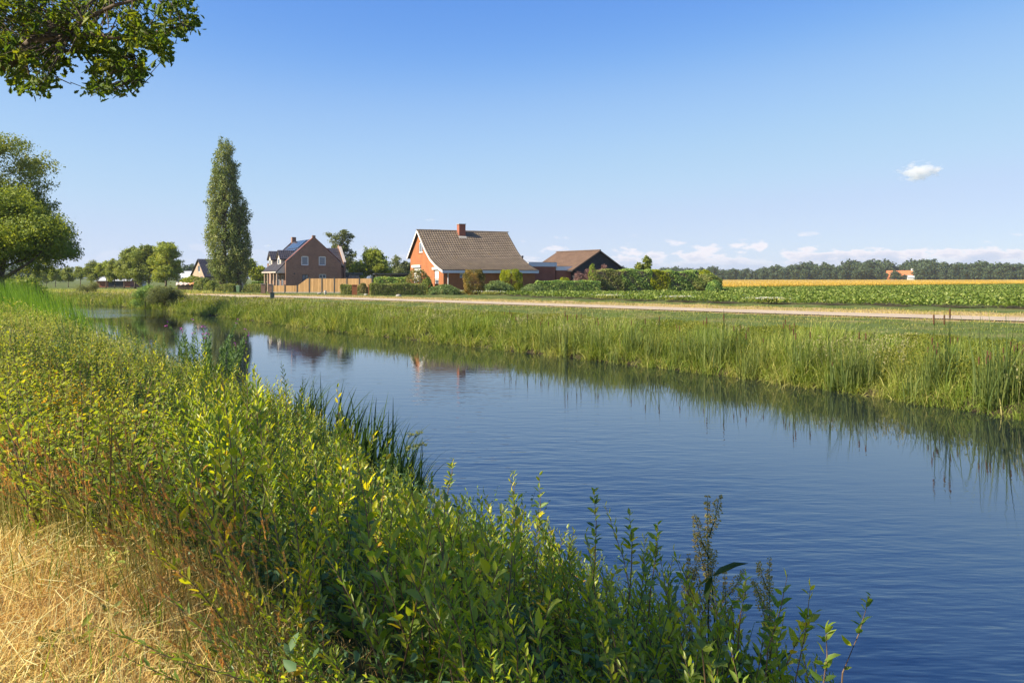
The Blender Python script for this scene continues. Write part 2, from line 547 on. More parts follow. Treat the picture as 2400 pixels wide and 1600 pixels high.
class MB:
    """Boxes, prisms and polygons gathered into one mesh."""

    def __init__(s):
        s.v, s.f = [], []

    def face(s, pts):
        b = len(s.v)
        s.v += [tuple(p) for p in pts]
        s.f.append(tuple(range(b, b + len(pts))))

    def hexa(s, p):                                  # eight corners: bottom ring then top ring
        b = len(s.v)
        s.v += [tuple(q) for q in p]
        for f in ((3, 2, 1, 0), (4, 5, 6, 7), (0, 1, 5, 4), (1, 2, 6, 5), (2, 3, 7, 6), (3, 0, 4, 7)):
            s.f.append(tuple(b + i for i in f))

    def box(s, x0, x1, y0, y1, z0, z1):
        s.hexa([(x0, y0, z0), (x1, y0, z0), (x1, y1, z0), (x0, y1, z0), (x0, y0, z1), (x1, y0, z1), (x1, y1, z1), (x0, y1, z1)])

    def prism(s, poly, fn, d0, d1):                  # poly of 2d points, fn(a, b, d) -> xyz
        n = len(poly)
        b = len(s.v)
        for d in (d0, d1):
            s.v += [tuple(fn(a, c, d)) for a, c in poly]
        s.f.append(tuple(b + i for i in reversed(range(n))))
        s.f.append(tuple(b + n + i for i in range(n)))
        for i in range(n):
            j = (i + 1) % n
            s.f.append((b + i, b + j, b + n + j, b + n + i))

    def tube(s, pts, radii, n=7, caps=True):
        pts = [Vector(p) for p in pts]
        b = len(s.v)
        ref = Vector((0.31, 0.17, 0.9)).normalized()
        for i, p in enumerate(pts):
            d = (pts[min(i + 1, len(pts) - 1)] - pts[max(i - 1, 0)]).normalized()
            u = d.cross(ref)
            if u.length < 0.1:
                u = d.cross(Vector((1, 0, 0)))
            u.normalize()
            w = d.cross(u)
            for q in range(n):
                a = 2 * math.pi * q / n
                s.v.append(tuple(p + (u * math.cos(a) + w * math.sin(a)) * radii[i]))
        for i in range(len(pts) - 1):
            for q in range(n):
                r2 = (q + 1) % n
                s.f.append((b + i * n + q, b + i * n + r2, b + (i + 1) * n + r2, b + (i + 1) * n + q))
        if caps:
            s.f.append(tuple(b + q for q in reversed(range(n))))
            s.f.append(tuple(b + (len(pts) - 1) * n + q for q in range(n)))

    def lathe(s, prof, n=14, cx=0, cy=0):
        s.tube([(cx, cy, z) for r, z in prof], [r for r, z in prof], n)

    def wall(s, outer, holes, fn, depth=0.14):
        loops = [[Vector((a, b, 0)) for a, b in outer]] + [[Vector((a, b, 0)) for a, b in h] for h in holes]
        flat = [p for lp in loops for p in lp]
        b = len(s.v)
        s.v += [tuple(fn(p.x, p.y, 0)) for p in flat]
        for t in tessellate_polygon(loops):
            s.f.append(tuple(b + i for i in t))
        for h in holes:
            n = len(h)
            for i in range(n):
                p, q = h[i], h[(i + 1) % n]
                s.face([fn(*p, 0), fn(*q, 0), fn(*q, depth), fn(*p, depth)])

    def build(s, name, mat, parent=None, smooth=False):
        me = bpy.data.meshes.new(name)
        me.from_pydata(s.v, [], s.f)
        me.update()
        if smooth:
            me.shade_smooth()
        return link(name, me, parent, mat)


class Soup:
    """Many small faces gathered with numpy, each carrying a random tint."""

    def __init__(s):
        s.V, s.Q, s.T, s.t, s.n = [], [], [], [], 0

    def add(s, V, quads=(), tris=(), tint=None):
        """V: (n, k, 3) copies of a k-vertex template."""
        n, k, _ = V.shape
        base = s.n + (np.arange(n) * k)[:, None, None]
        if len(quads):
            s.Q.append((base + np.array(quads)[None]).reshape(-1, 4))
        if len(tris):
            s.T.append((base + np.array(tris)[None]).reshape(-1, 3))
        s.V.append(V.reshape(-1, 3))
        t = np.zeros(n) if tint is None else np.asarray(tint, float)
        s.t.append(np.repeat(t, k))
        s.n += n * k

    def mesh(s, name, smooth=False):
        me = bpy.data.meshes.new(name)
        V = np.concatenate(s.V).astype(np.float32)
        Q = np.concatenate(s.Q) if s.Q else np.zeros((0, 4), int)
        T = np.concatenate(s.T) if s.T else np.zeros((0, 3), int)
        me.vertices.add(len(V))
        me.vertices.foreach_set('co', V.ravel())
        loops = np.concatenate([Q.ravel(), T.ravel()]).astype(np.int32)
        me.loops.add(len(loops))
        me.loops.foreach_set('vertex_index', loops)
        start = np.concatenate([np.arange(len(Q)) * 4, len(Q) * 4 + np.arange(len(T)) * 3]).astype(np.int32)
        me.polygons.add(len(start))
        me.polygons.foreach_set('loop_start', start)
        at = me.attributes.new('tint', 'FLOAT', 'POINT')
        at.data.foreach_set('value', np.clip(np.concatenate(s.t), 0, 1).astype(np.float32))
        me.update(calc_edges=True)
        if smooth:
            me.shade_smooth()
        return me

    def build(s, name, mat, parent=None, smooth=False):
        return link(name, s.mesh(name, smooth), parent, mat)


def unit(a):
    return a / np.maximum(np.linalg.norm(a, axis=-1, keepdims=True), 1e-9)


def rdir(n, r=None):
    return unit((r or rng).normal(size=(n, 3)))


# leaf outlines: (template vertices with x across, y along, z up; quads; tris)
def leaf_template(kind):
    if kind == 'lance':
        v = [(0, 0, 0), (0, .33, -.06), (0, .68, -.07), (0, 1, -.14), (.5, .30, .05), (.40, .68, .02), (-.5, .30, .05), (-.40, .68, .02)]
        return v, [(1, 4, 5, 2), (1, 2, 7, 6)], [(0, 4, 1), (2, 5, 3), (0, 1, 6), (2, 3, 7)]
    if kind == 'ovate':
        v = [(0, 0, 0), (0, .38, -.05), (0, .75, -.05), (0, 1, -.12), (.5, .33, .06), (.36, .74, .02), (-.5, .33, .06), (-.36, .74, .02)]
        return v, [(1, 4, 5, 2), (1, 2, 7, 6)], [(0, 4, 1), (2, 5, 3), (0, 1, 6), (2, 3, 7)]
    if kind == 'oak':
        m = [(0, 0, 0), (0, .25, -.03), (0, .5, -.05), (0, .75, -.05), (0, 1, -.1)]
        rr = [(.16, .16, .03), (.13, .28, .0), (.34, .40, .06), (.22, .52, .01), (.46, .66, .06), (.26, .76, .0), (.26, .92, .02)]
        v = m + rr + [(-a, b, c) for a, b, c in rr]
        q, t = [], []
        for off, fl in ((5, 0), (12, 1)):
            q_ = [(0, off, off + 1, 1), (1, off + 1, off + 2, 2), (2, off + 2, off + 3, 2), (2, off + 3, off + 4, 3), (3, off + 5, off + 6, 4)]
            for f in q_:
                g = tuple(dict.fromkeys(f))
                (q if len(g) == 4 else t).append(g)
            t.append((3, off + 4, off + 5))
        return v, q, t
    if kind == 'quad':
        return [(0, 0, 0), (.5, .45, .07), (0, 1, -.05), (-.5, .45, .07)], [(0, 1, 2, 3)], []


TPL = {k: leaf_template(k) for k in ('lance', 'ovate', 'oak', 'quad')}


def put_leaves(sp, kind, P, D, L, Wd, tint, up=None, roll=0.7, r=None):
    """Leaves at P pointing along D, length L, width Wd, rolled at random about D."""
    r = r or rng
    v, q, t = TPL[kind]
    v = np.array(v, float)
    n = len(P)
    D = unit(np.asarray(D, float))
    U = np.tile(np.array([0, 0, 1.0]), (n, 1)) if up is None else np.asarray(up, float)
    U = U + r.normal(size=(n, 3)) * roll
    X = unit(np.cross(D, U))
    Z = np.cross(X, D)
    L = np.broadcast_to(L, (n,))
    Wd = np.broadcast_to(Wd, (n,))
    V = P[:, None, :] + v[None, :, 0, None] * (X * Wd[:, None])[:, None, :] + v[None, :, 1, None] * (D * L[:, None])[:, None, :] + v[None, :, 2, None] * (Z * L[:, None])[:, None, :]
    sp.add(V, q, t, tint)


def put_blades(sp, P, H, az, bend, Wd, tint, seg=4, face=None):
    """Grass blades: P bases, H length, az azimuth of the lean, bend 0..1.3, tapering strips."""
    n = len(P)
    t = np.linspace(0, 1, seg + 1)
    d = np.stack([np.cos(az), np.sin(az), np.zeros(n)], 1)
    th = np.asarray(bend)[:, None] * (0.25 + t[None]) ** 1.5
    dx = np.cumsum(np.sin(th), 1) / seg
    dz = np.cumsum(np.cos(th), 1) / seg
    dx, dz = dx - dx[:, :1], dz - dz[:, :1]
    cen = P[:, None, :] + d[:, None, :] * (dx * H[:, None])[..., None]
    cen[..., 2] += dz * H[:, None]
    fa = az + math.pi / 2 + rng.normal(size=n) * 0.6 if face is None else face
    side = np.stack([np.cos(fa), np.sin(fa), np.zeros(n)], 1)
    w = (1 - t ** 1.8) * 0.5
    w[0] *= 0.7
    w[-1] = 0.03
    off = side[:, None, :] * (w[None] * Wd[:, None])[..., None]
    V = np.empty((n, 2 * (seg + 1), 3))
    V[:, 0::2] = cen - off
    V[:, 1::2] = cen + off
    sp.add(V, [(2 * i, 2 * i + 1, 2 * i + 3, 2 * i + 2) for i in range(seg)], (), tint)


def put_tubes(sp, A, B, ra, rb, tint, n=4):
    """Straight tapered twigs from A to B."""
    D = unit(B - A)
    X = unit(np.cross(D, np.array([0.3, 0.2, 0.93])))
    Y = np.cross(D, X)
    m = len(A)
    V = np.empty((m, 2 * n, 3))
    for i in range(n):
        o = X * math.cos(2 * math.pi * i / n) + Y * math.sin(2 * math.pi * i / n)
        V[:, i] = A + o * np.broadcast_to(ra, (m,))[:, None]
        V[:, n + i] = B + o * np.broadcast_to(rb, (m,))[:, None]
    sp.add(V, [(i, (i + 1) % n, n + (i + 1) % n, n + i) for i in range(n)], (), tint)


def at(px, py, Y):
    """The point at distance Y seen at a photo pixel (used to read positions off the photo)."""
    return Vector(((px - CX) / F * Y, Y, EZ + (HY - py) / F * Y))


def gp(px, py, z=0.0):
    Y = (z - EZ) / ((HY - py) / F)
    return ((px - CX) / F * Y, Y)


# ------------------------------------------------------------------ one small cumulus, a real body of vapour
def cloudm(dens):
    k = NT('cloud vapour')
    v = k.n('ShaderNodeVolumePrincipled')
    v.inputs['Color'].default_value = (0.97, 0.97, 0.98, 1)
    v.inputs['Anisotropy'].default_value = 0.2
    tcn = k.n('ShaderNodeTexCoord')
    ln = k.n('ShaderNodeVectorMath', operation='LENGTH')
    k.l(tcn.outputs['Object'], ln.inputs[0])
    nz = k.noise(2.6, 5, 0.6, tcn.outputs['Object'], None, None)
    a = k.n('ShaderNodeMath', operation='MULTIPLY_ADD')
    k.l(nz, a.inputs[0])
    a.inputs[1].default_value = 2.6
    a.inputs[2].default_value = -1.34
    b = k.n('ShaderNodeMath', operation='SUBTRACT')
    b.inputs[0].default_value = 0.62
    k.l(ln.outputs['Value'], b.inputs[1])
    c = k.n('ShaderNodeMath', operation='ADD')
    k.l(a.outputs[0], c.inputs[0])
    k.l(b.outputs[0], c.inputs[1])
    e = k.n('ShaderNodeMapRange')
    k.l(c.outputs[0], e.inputs[0])
    e.inputs[1].default_value = 0.0
    e.inputs[2].default_value = 0.35
    e.inputs[3].default_value = 0.0
    e.inputs[4].default_value = dens
    k.l(e.outputs[0], v.inputs['Density'])
    k.t.links.new(v.outputs[0], k.out.inputs['Volume'])
    return k.m


import bmesh
for px_, py_, Yc, rx_, ry_, rz_, dens_, lab in ((2155, 402, 2600, 92, 70, 40, 0.045, 'single small white cloud alone in the blue sky'), (1008, 515, 3200, 34, 34, 9, 0.009, 'tiny faint grey wisp of cloud above the orange house chimney'), (628, 576, 3200, 34, 34, 9, 0.008, 'faint wisp of cloud between the poplar and the brown house')):
    bm = bmesh.new()
    bmesh.ops.create_icosphere(bm, subdivisions=3, radius=1.0)
    me = bpy.data.meshes.new('cloud')
    bm.to_mesh(me)
    bm.free()
    o = bpy.data.objects.new('cloud', me)
    C.objects.link(o)
    me.materials.append(cloudm(dens_))
    o.location = ((px_ - CX) / F * Yc, Yc, EZ + (HY - py_) / F * Yc)
    o.scale = (rx_, ry_, rz_)
    o['label'], o['category'] = lab, 'cloud'

# ------------------------------------------------------------------ the canal and the ground
def chaikin(p, k):
    p = np.array(p, float)
    for _ in range(k):
        q = np.empty((2 * len(p), 2))
        q[0], q[-1] = p[0], p[-1]
        q[1:-1:2] = p[:-1] * .75 + p[1:] * .25
        q[2:-1:2] = p[:-1] * .25 + p[1:] * .75
        p = q
    return p


FAR = chaikin([(70, -110), (45, -50), (30, -18), (21, 1.5), (15, 12), (11.5, 18.3), (8, 25.3), (4.3, 30), (0.9, 34.5), (-4.3, 40.9), (-9.9, 47.5), (-19, 60), (-33.7, 80), (-50, 97), (-74, 110), (-115, 124), (-220, 145), (-600, 200)], 2)


def offset(p, d):
    tg = np.gradient(p, axis=0)
    tg = tg / np.linalg.norm(tg, axis=1)[:, None]
    return p + np.stack([-tg[:, 1], tg[:, 0]], 1) * d


HALF = 7.25
MID = offset(FAR, HALF)
WATER_Z = -1.3


def side(x, y):
    """Signed distance from the middle of the canal, positive on the far (north-east) land."""
    x, y = np.atleast_1d(np.asarray(x, float)), np.atleast_1d(np.asarray(y, float))
    a, b = MID[:-1], MID[1:]
    ab = b - a
    L2 = (ab ** 2).sum(1)
    out = np.empty(len(x))
    for i in range(0, len(x), 20000):
        px, py = x[i:i + 20000, None], y[i:i + 20000, None]
        ax, ay = px - a[None, :, 0], py - a[None, :, 1]
        t = np.clip((ax * ab[:, 0] + ay * ab[:, 1]) / L2, 0, 1)
        ex, ey = ax - t * ab[:, 0], ay - t * ab[:, 1]
        d2 = ex ** 2 + ey ** 2
        j = d2.argmin(1)
        k = np.arange(len(j))
        cr = ab[j, 0] * ay[k, j] - ab[j, 1] * ax[k, j]
        out[i:i + 20000] = np.sqrt(d2[k, j]) * np.where(cr > 0, -1, 1)
    return out


def lumps(x, y):
    return 0.05 * np.sin(x * 1.3 + y * .7) * np.sin(y * 1.1 - x * .4) + 0.03 * np.sin(x * 3.1 + 1) * np.sin(y * 2.7)


def ground_z(x, y):
    x, y = np.atleast_1d(np.asarray(x, float)), np.atleast_1d(np.asarray(y, float))
    d = side(x, y)
    zf = np.interp(d - HALF, [-3, 0, 0.6, 3.0, 5.5, 7.5, 400], [-2.6, -1.36, -1.12, -0.80, -0.30, 0, 0])
    zn = np.interp(-d - HALF, [-3, 0, 0.6, 3.4, 4.4, 14, 45, 400], [-2.6, -1.36, -1.1, 0.12, 0.33, 0.33, 0.05, 0])
    w = np.interp(np.hypot(x, y), [60, 140], [1, 0])
    land = np.clip((np.abs(d) - HALF) / 2, 0, 1)
    flat = np.clip((np.abs(road_dist(x, y)) - 2.2) / 2, 0, 1)
    return np.where(d > 0, zf, zn) + lumps(x, y) * w * land * flat


ROAD = chaikin([(150, -90), (60, 2), (40, 21), (23.2, 36.8), (14, 45), (1.5, 58.5), (-10, 70), (-19, 79), (-28, 86), (-46, 98), (-72, 112), (-120, 130), (-300, 168)], 2)


def road_dist(x, y):
    a, b = ROAD[:-1], ROAD[1:]
    ab = b - a
    L2 = (ab ** 2).sum(1)
    x, y = np.atleast_1d(x), np.atleast_1d(y)
    out = np.empty(len(x))
    for i in range(0, len(x), 20000):
        ax, ay = x[i:i + 20000, None] - a[None, :, 0], y[i:i + 20000, None] - a[None, :, 1]
        t = np.clip((ax * ab[:, 0] + ay * ab[:, 1]) / L2, 0, 1)
        d2 = (ax - t * ab[:, 0]) ** 2 + (ay - t * ab[:, 1]) ** 2
        j = d2.argmin(1)
        k = np.arange(len(j))
        cr = ab[j, 0] * ay[k, j] - ab[j, 1] * ax[k, j]
        out[i:i + 20000] = np.sqrt(d2[k, j]) * np.where(cr > 0, -1, 1)
    return out


def in_dry(x, y):
    """The strip of dead grass on the bank top at the camera's feet."""
    lim = np.interp(x, [-40, -3.4, -2.0, -1.3, -0.95, -0.6], [5.25, 5.15, 4.6, 4.1, 3.3, 2.0])
    return (y < lim) & (x < -0.6)


def grid_coords(segs):
    out = [np.arange(a, b, st) for a, b, st in segs]
    return np.concatenate(out + [[segs[-1][1]]])


gx = grid_coords([(-6000, -1500, 900), (-1500, -300, 150), (-300, -80, 12), (-80, -14, 1.2), (-14, 14, 0.45), (14, 40, 1.0), (40, 80, 3), (80, 300, 15), (300, 1500, 150), (1500, 6000, 900)])
gy = grid_coords([(-1500, -200, 200), (-200, -20, 12), (-20, 0, 2), (0, 24, 0.45), (24, 60, 0.9), (60, 125, 1.5), (125, 220, 6), (220, 600, 40), (600, 3000, 300), (3000, 9000, 1500)])
GX, GY = np.meshgrid(gx, gy, indexing='xy')
GZ = ground_z(GX.ravel(), GY.ravel())
sp = Soup()
ny, nx = GX.shape
V = np.stack([GX.ravel(), GY.ravel(), GZ], 1)
idx = np.arange(nx * ny).reshape(ny, nx)
Q = np.stack([idx[:-1, :-1], idx[:-1, 1:], idx[1:, 1:], idx[1:, :-1]], -1).reshape(-1, 4)
sp.V.append(V)
sp.Q.append(Q)
rd = np.abs(road_dist(V[:, 0], V[:, 1]))
rds = road_dist(V[:, 0], V[:, 1])
dry = np.where((rds > -2.6) & (rds < 8), 0.85, 0.30)
sd_all = side(V[:, 0], V[:, 1])
dry = np.where((sd_all > HALF) & (sd_all < HALF + 5), 0.15, dry)
dry = np.where(in_dry(V[:, 0], V[:, 1]) & (V[:, 1] > -20), 1.0, dry)
sp.t.append(dry)
sp.n = len(V)
me = sp.mesh('ground', True)
a2 = me.attributes.new('dry', 'FLOAT', 'POINT')
a2.data.foreach_set('value', dry.astype(np.float32))
a3 = me.attributes.new('mud_shade', 'FLOAT', 'POINT')
a3.data.foreach_set('value', np.interp(np.abs(sd_all) - HALF, [0, 2.2, 4.2], [1, .8, 0]).astype(np.float32))  # darkest at the water: bank mud plus painted shade under the grass
tag(link('ground', me, None, M['ground']), kind='structure')


def strip(name, line, half_l, half_r, z, mat, step=None, zf=None):
    a, b = offset(line, half_l), offset(line, -half_r)
    m = MB()
    for i in range(len(line) - 1):
        q = [a[i], a[i + 1], b[i + 1], b[i]]
        m.face([(p[0], p[1], z if zf is None else zf(p)) for p in q][::-1])
    return m.build(name, mat)


sp = Soup()
wl = np.array([MID[int(i)] * (1 - i % 1) + MID[min(int(i) + 1, len(MID) - 1)] * (i % 1) for i in np.linspace(0, len(MID) - 1, 160)])
wa_, wb_ = offset(wl, HALF + 0.9), offset(wl, -HALF - 0.9)
nw = 16
rows = np.stack([wa_ * (1 - k / nw) + wb_ * k / nw for k in range(nw + 1)], 1)
V = np.concatenate([rows.reshape(-1, 2), np.full((rows.shape[0] * rows.shape[1], 1), WATER_Z)], 1)
idx = np.arange(len(V)).reshape(len(wl), nw + 1)
sp.V.append(V)
sp.Q.append(np.stack([idx[:-1, :-1], idx[:-1, 1:], idx[1:, 1:], idx[1:, :-1]], -1).reshape(-1, 4)[:, ::-1])
lee_ = np.tile(np.linspace(0, 1, nw + 1), len(wl))          # 0 on the windy near side, 1 in the lee of the far bank
lee_ = np.maximum(lee_, np.interp(V[:, 1], [9, 20, 34, 60], [0, .42, .58, .60]) * (V[:, 0] < 20))
lee_ = np.where((V[:, 0] < -30) & (V[:, 1] > 66) & (V[:, 1] < 104), .05, lee_)   # a ruffled reach before the bend
sp.t.append(lee_)
sp.n = len(V)
tag(sp.build('water', M['water'], None, True), kind='structure')
sp = Soup()
a, b = offset(ROAD, 2.0), offset(ROAD, -2.0)
nr = 6
rows = np.stack([a * (1 - k / nr) + b * k / nr for k in range(nr + 1)], 1)
V = np.concatenate([rows.reshape(-1, 2), (ground_z(rows.reshape(-1, 2)[:, 0], rows.reshape(-1, 2)[:, 1]) + 0.05)[:, None]], 1)
idx = np.arange(len(V)).reshape(len(ROAD), nr + 1)
sp.V.append(V)
sp.Q.append(np.stack([idx[:-1, :-1], idx[:-1, 1:], idx[1:, 1:], idx[1:, :-1]], -1).reshape(-1, 4))
sp.t.append(np.zeros(len(V)))
sp.n = len(V)
tag(sp.build('road', M['road']), kind='structure')

# ------------------------------------------------------------------ roofs, windows
def roof_sheet(m, prof, x0, x1, course=0.36, wave=0.30, amp=0.03, lap=0.035, fn=None):
    """Pantiles as geometry: prof is the slope from ridge to eave as (y, z); fn maps (x, y, z)."""
    P = np.array(prof, float)
    seg = np.linalg.norm(np.diff(P, axis=0), axis=1)
    cum = np.concatenate([[0], np.cumsum(seg)])
    nc = max(2, int(round(cum[-1] / course)))
    xs = np.linspace(x0, x1, max(8, int((x1 - x0) / wave * 6)) + 1)
    wv = amp * np.abs(np.sin((xs - x0) / wave * math.pi)) ** 1.2
    rows = []
    for c in range(nc):
        for e in (0.0, 1.0):
            w = cum[-1] * (c + e) / nc
            y, z = np.interp(w, cum, P[:, 0]), np.interp(w, cum, P[:, 1])
            i = min(np.searchsorted(cum, max(w, 1e-6)) - 1, len(seg) - 1)
            d = (P[i + 1] - P[i]) / seg[i]
            nrm = np.array([-d[1], d[0]])
            if nrm[1] < 0:
                nrm = -nrm
            lift = lap * e + wv
            rows.append([(x, y + nrm[0] * l_, z + nrm[1] * l_) for x, l_ in zip(xs, lift)])
    b = len(m.v)
    n = len(xs)
    for r_ in rows:
        m.v += [tuple(fn(*p)) if fn else p for p in r_]
    for i in range(len(rows) - 1):
        for j in range(n - 1):
            m.f.append((b + i * n + j, b + i * n + j + 1, b + (i + 1) * n + j + 1, b + (i + 1) * n + j))


def slab(m, prof, x0, x1, t, fn=None):
    """The solid deck under a roof sheet."""
    fn = fn or (lambda x, y, z: (x, y, z))
    for (y0, z0), (y1, z1) in zip(prof[:-1], prof[1:]):
        m.hexa([fn(x0, y0, z0 - t), fn(x1, y0, z0 - t), fn(x1, y1, z1 - t), fn(x0, y1, z1 - t), fn(x0, y0, z0 - .006), fn(x1, y0, z0 - .006), fn(x1, y1, z1 - .006), fn(x0, y1, z1 - .006)])


def rect(a0, a1, b0, b1):
    return [(a0, b0), (a1, b0), (a1, b1), (a0, b1)]


def arect(a0, a1, b0, b1, rise=0.12):
    k = [(a0, b0), (a1, b0), (a1, b1 - rise)]
    for i in range(1, 6):
        t = i / 6
        k.append((a1 + (a0 - a1) * t, b1 - rise + rise * 4 * t * (1 - t)))
    return k + [(a0, b1 - rise)]


def window(parent, fn, a0, a1, b0, b1, frame='white', bars=(), sill=True, name='window', deep=0.09, fw=0.07, sill_mat='concrete', label=None):
    """fn(a, b, d): d counts inwards from the wall face. Frame in the opening, pane behind it."""
    m = MB()
    for p, q, r_, s_ in ((a0, a1, b0, b0 + fw), (a0, a1, b1 - fw, b1), (a0, a0 + fw, b0 + fw, b1 - fw), (a1 - fw, a1, b0 + fw, b1 - fw)):
        m.prism(rect(p, q, r_, s_), fn, deep, deep + 0.06)
    for kind, pos, w in bars:
        if kind == 'v':
            m.prism(rect(pos - w / 2, pos + w / 2, b0 + fw, b1 - fw), fn, deep + .003, deep + 0.05)
        else:
            m.prism(rect(a0 + fw, a1 - fw, pos - w / 2, pos + w / 2), fn, deep + .006, deep + 0.047)
    o = m.build(name, M[frame], parent)
    if label:
        o['label'] = label
    g = MB()
    g.prism(rect(a0 + .02, a1 - .02, b0 + .02, b1 - .02), fn, deep + 0.025, deep + 0.035)
    g.build('pane', M['glass'], o)
    if sill:
        s_ = MB()
        s_.prism(rect(a0 - .08, a1 + .08, b0 - .09, b0 - .004), fn, -0.06, deep)
        s_.build('sill', M[sill_mat], o)
    return o


# ------------------------------------------------------------------ the red brick house
H = thing('brick_house', 'orange brick house with a big brown tiled roof and white roller shutters', 'house', (-8.2, 97, 0), R(25))
LEN = 12.25
peak = (9.1, 8.15)
front = [(9.1, 8.15), (7.2, 6.62), (5.6, 5.35), (4.0, 4.35), (2.2, 3.62), (0.9, 3.2), (-0.45, 2.86)]
back = [(9.1, 8.15), (12.9, 5.0), (13.3, 4.66)]
gable = lambda a, b, d: (d, a, b)                      # a along depth, b up
frontw = lambda a, b, d: (a, d, b)
endw = lambda a, b, d: (LEN - d, a, b)
under = 0.22
gp_out = [(0, 0), (12.8, 0), (12.8, 4.9)] + [(9.1, 7.93), (7.2, 6.40), (5.6, 5.13), (4.0, 4.13), (2.2, 3.40), (0.9, 2.98), (0, 2.72)]
w_top, w_left, w_right = (7.7, 9.25, 5.2, 6.55), (8.4, 11.4, 1.3, 3.35), (1.7, 3.2, 1.25, 3.0)
m = MB()
m.wall(gp_out, [rect(*w) for w in (w_top, w_left, w_right)], gable, 0.16)
m.wall([(0, 0), (LEN, 0), (LEN, 2.60), (0, 2.60)], [rect(2.1, 3.0, 1.95, 2.5)], frontw, 0.16)
m.wall(gp_out[::-1], [], endw)
m.face([(0, 12.8, 0), (LEN, 12.8, 0), (LEN, 12.8, 4.9), (0, 12.8, 4.9)])
m.build('wall', M['red_brick'], H)
rf = MB()
roof_sheet(rf, front, -0.35, LEN + 0.3, 0.40, 0.33, 0.05, 0.06)
roof_sheet(rf, back, -0.35, LEN + 0.3, 0.37, 0.31)
roof = rf.build('roof', M['tile_brown'], H)
m = MB()
slab(m, front, -0.3, LEN + 0.25, 0.16)
slab(m, back, -0.3, LEN + 0.25, 0.16)
m.build('roof_deck', M['dark_boards'], roof)
m = MB()
x = -0.38
while x < LEN + 0.2:                                   # half-round ridge tiles
    ring = [(9.1 + 0.17 * math.cos(a), 8.13 + 0.13 * math.sin(a)) for a in np.linspace(0, math.pi, 7)]
    m.prism(ring, lambda a, b, d: (d, a, b + (0.02 if int(d * 1000) % 2 else 0)), x, x + 0.40)
    x += 0.41
m.build('ridge_tiles', M['tile_brown'], roof)
for x0 in (-0.36, LEN + 0.262):                        # white verge boards along the gables
    m = MB()
    for prof in (front, back):
        for (y0, z0), (y1, z1) in zip(prof[:-1], prof[1:]):
            m.hexa([(x0, y0, z0 - .27), (x0 + .05, y0, z0 - .27), (x0 + .05, y1, z1 - .27), (x0, y1, z1 - .27), (x0, y0, z0), (x0 + .05, y0, z0), (x0 + .05, y1, z1), (x0, y1, z1)])
    m.build('verge_board', M['white'], H)
m = MB()
m.box(-0.30, LEN + 0.25, -0.52, -0.40, 2.52, 2.84)
m.box(-0.30, LEN + 0.25, -0.40, 0.0, 2.60, 2.66)
m.build('gutter_board', M['grey_trim'], H)
m = MB()
m.tube([(0.55, -0.08, 0.0), (0.55, -0.08, 2.45), (0.55, -0.42, 2.58)], [0.05] * 3, 8)
m.build('downpipe', M['white'], H)
m = MB()
m.box(5.15, 6.05, 8.05, 8.90, 7.0, 8.98)
ch = m.build('chimney', M['maroon_brick'], H)
m = MB()
m.box(5.09, 6.11, 7.99, 8.96, 8.98, 9.06)
m.build('chimney_cap', M['concrete'], ch)
m = MB()
m.hexa([(5.06, 7.72, 7.06), (6.14, 7.72, 7.06), (6.14, 8.05, 7.33), (5.06, 8.05, 7.33), (5.06, 7.72, 7.18), (6.14, 7.72, 7.18), (6.14, 8.05, 7.46), (5.06, 8.05, 7.46)])
m.build('flashing', M['concrete'], ch)
window(H, gable, *w_top, bars=[('v', 8.45, 0.09)], deep=0.05, fw=0.10, sill_mat='maroon_brick')
w1 = window(H, gable, *w_left, bars=[('v', 9.9, 0.1)], deep=0.1, sill_mat='maroon_brick', label='gable window behind a lowered white shutter')
m = MB()
z = 1.75
while z < 3.3:
    m.prism(rect(8.46, 11.34, z, z + 0.052), gable, 0.045, 0.065)
    z += 0.055
m.build('shutter', M['white'], w1)
m = MB()
m.prism(rect(8.3, 11.75, 3.30, 3.62), gable, -0.20, -0.003)
m.build('shutter_box', M['white'], w1)
w2 = window(H, gable, *w_right, bars=[('h', 1.75, 0.07)], deep=0.1, sill_mat='maroon_brick', label='narrow window with a half lowered shutter')
m = MB()
z = 1.85
while z < 2.95:
    m.prism(rect(1.76, 3.14, z, z + 0.052), gable, 0.045, 0.065)
    z += 0.055
m.build('shutter', M['white'], w2)
m = MB()
m.prism(rect(1.6, 3.6, 2.96, 3.24), gable, -0.20, -0.003)
m.build('shutter_box', M['white'], w2)
window(H, frontw, 2.1, 3.0, 1.95, 2.5, fw=0.09, sill_mat='maroon_brick')

# flat roofed brick annex behind the right end of the house
A = thing('brick_annex', 'flat roofed maroon brick annex with pale boards beside the orange house', 'annex', (-8.2, 97, 0), R(25))
m = MB()
m.box(12.9, 16.75, 3.0, 12.0, 0, 3.42)
m.build('wall', M['maroon_brick'], A)
m = MB()
m.box(12.75, 16.9, 2.85, 12.15, 3.42, 3.96)
m.build('fascia_board', M['grey_trim'], A)
m = MB()
m.box(12.8, 16.85, 2.9, 12.1, 3.965, 4.0)
m.build('flat_roof', M['dark_boards'], A)
m = MB()
m.tube([(13.4, 6.0, 4.0), (13.4, 6.0, 4.75)], [0.09, 0.09], 8)
m.tube([(13.4, 6.0, 4.72), (13.4, 6.0, 4.9)], [0.14, 0.12], 8)
m.build('vent_pipe', M['dark_metal'], A)
G = thing('garage', 'low brick garage with white fascia in front of the dark barn gable', 'garage', (-8.2, 97, 0), R(25))
m = MB()
m.box(17.0, 20.2, 3.2, 9.0, 0, 2.93)
m.build('wall', M['maroon_brick'], G)
m = MB()
m.box(16.92, 20.35, 3.05, 9.1, 2.93, 3.46)
m.build('fascia_board', M['white'], G)
m = MB()
m.box(16.95, 20.3, 3.1, 9.05, 3.465, 3.50)
m.build('flat_roof', M['dark_boards'], G)

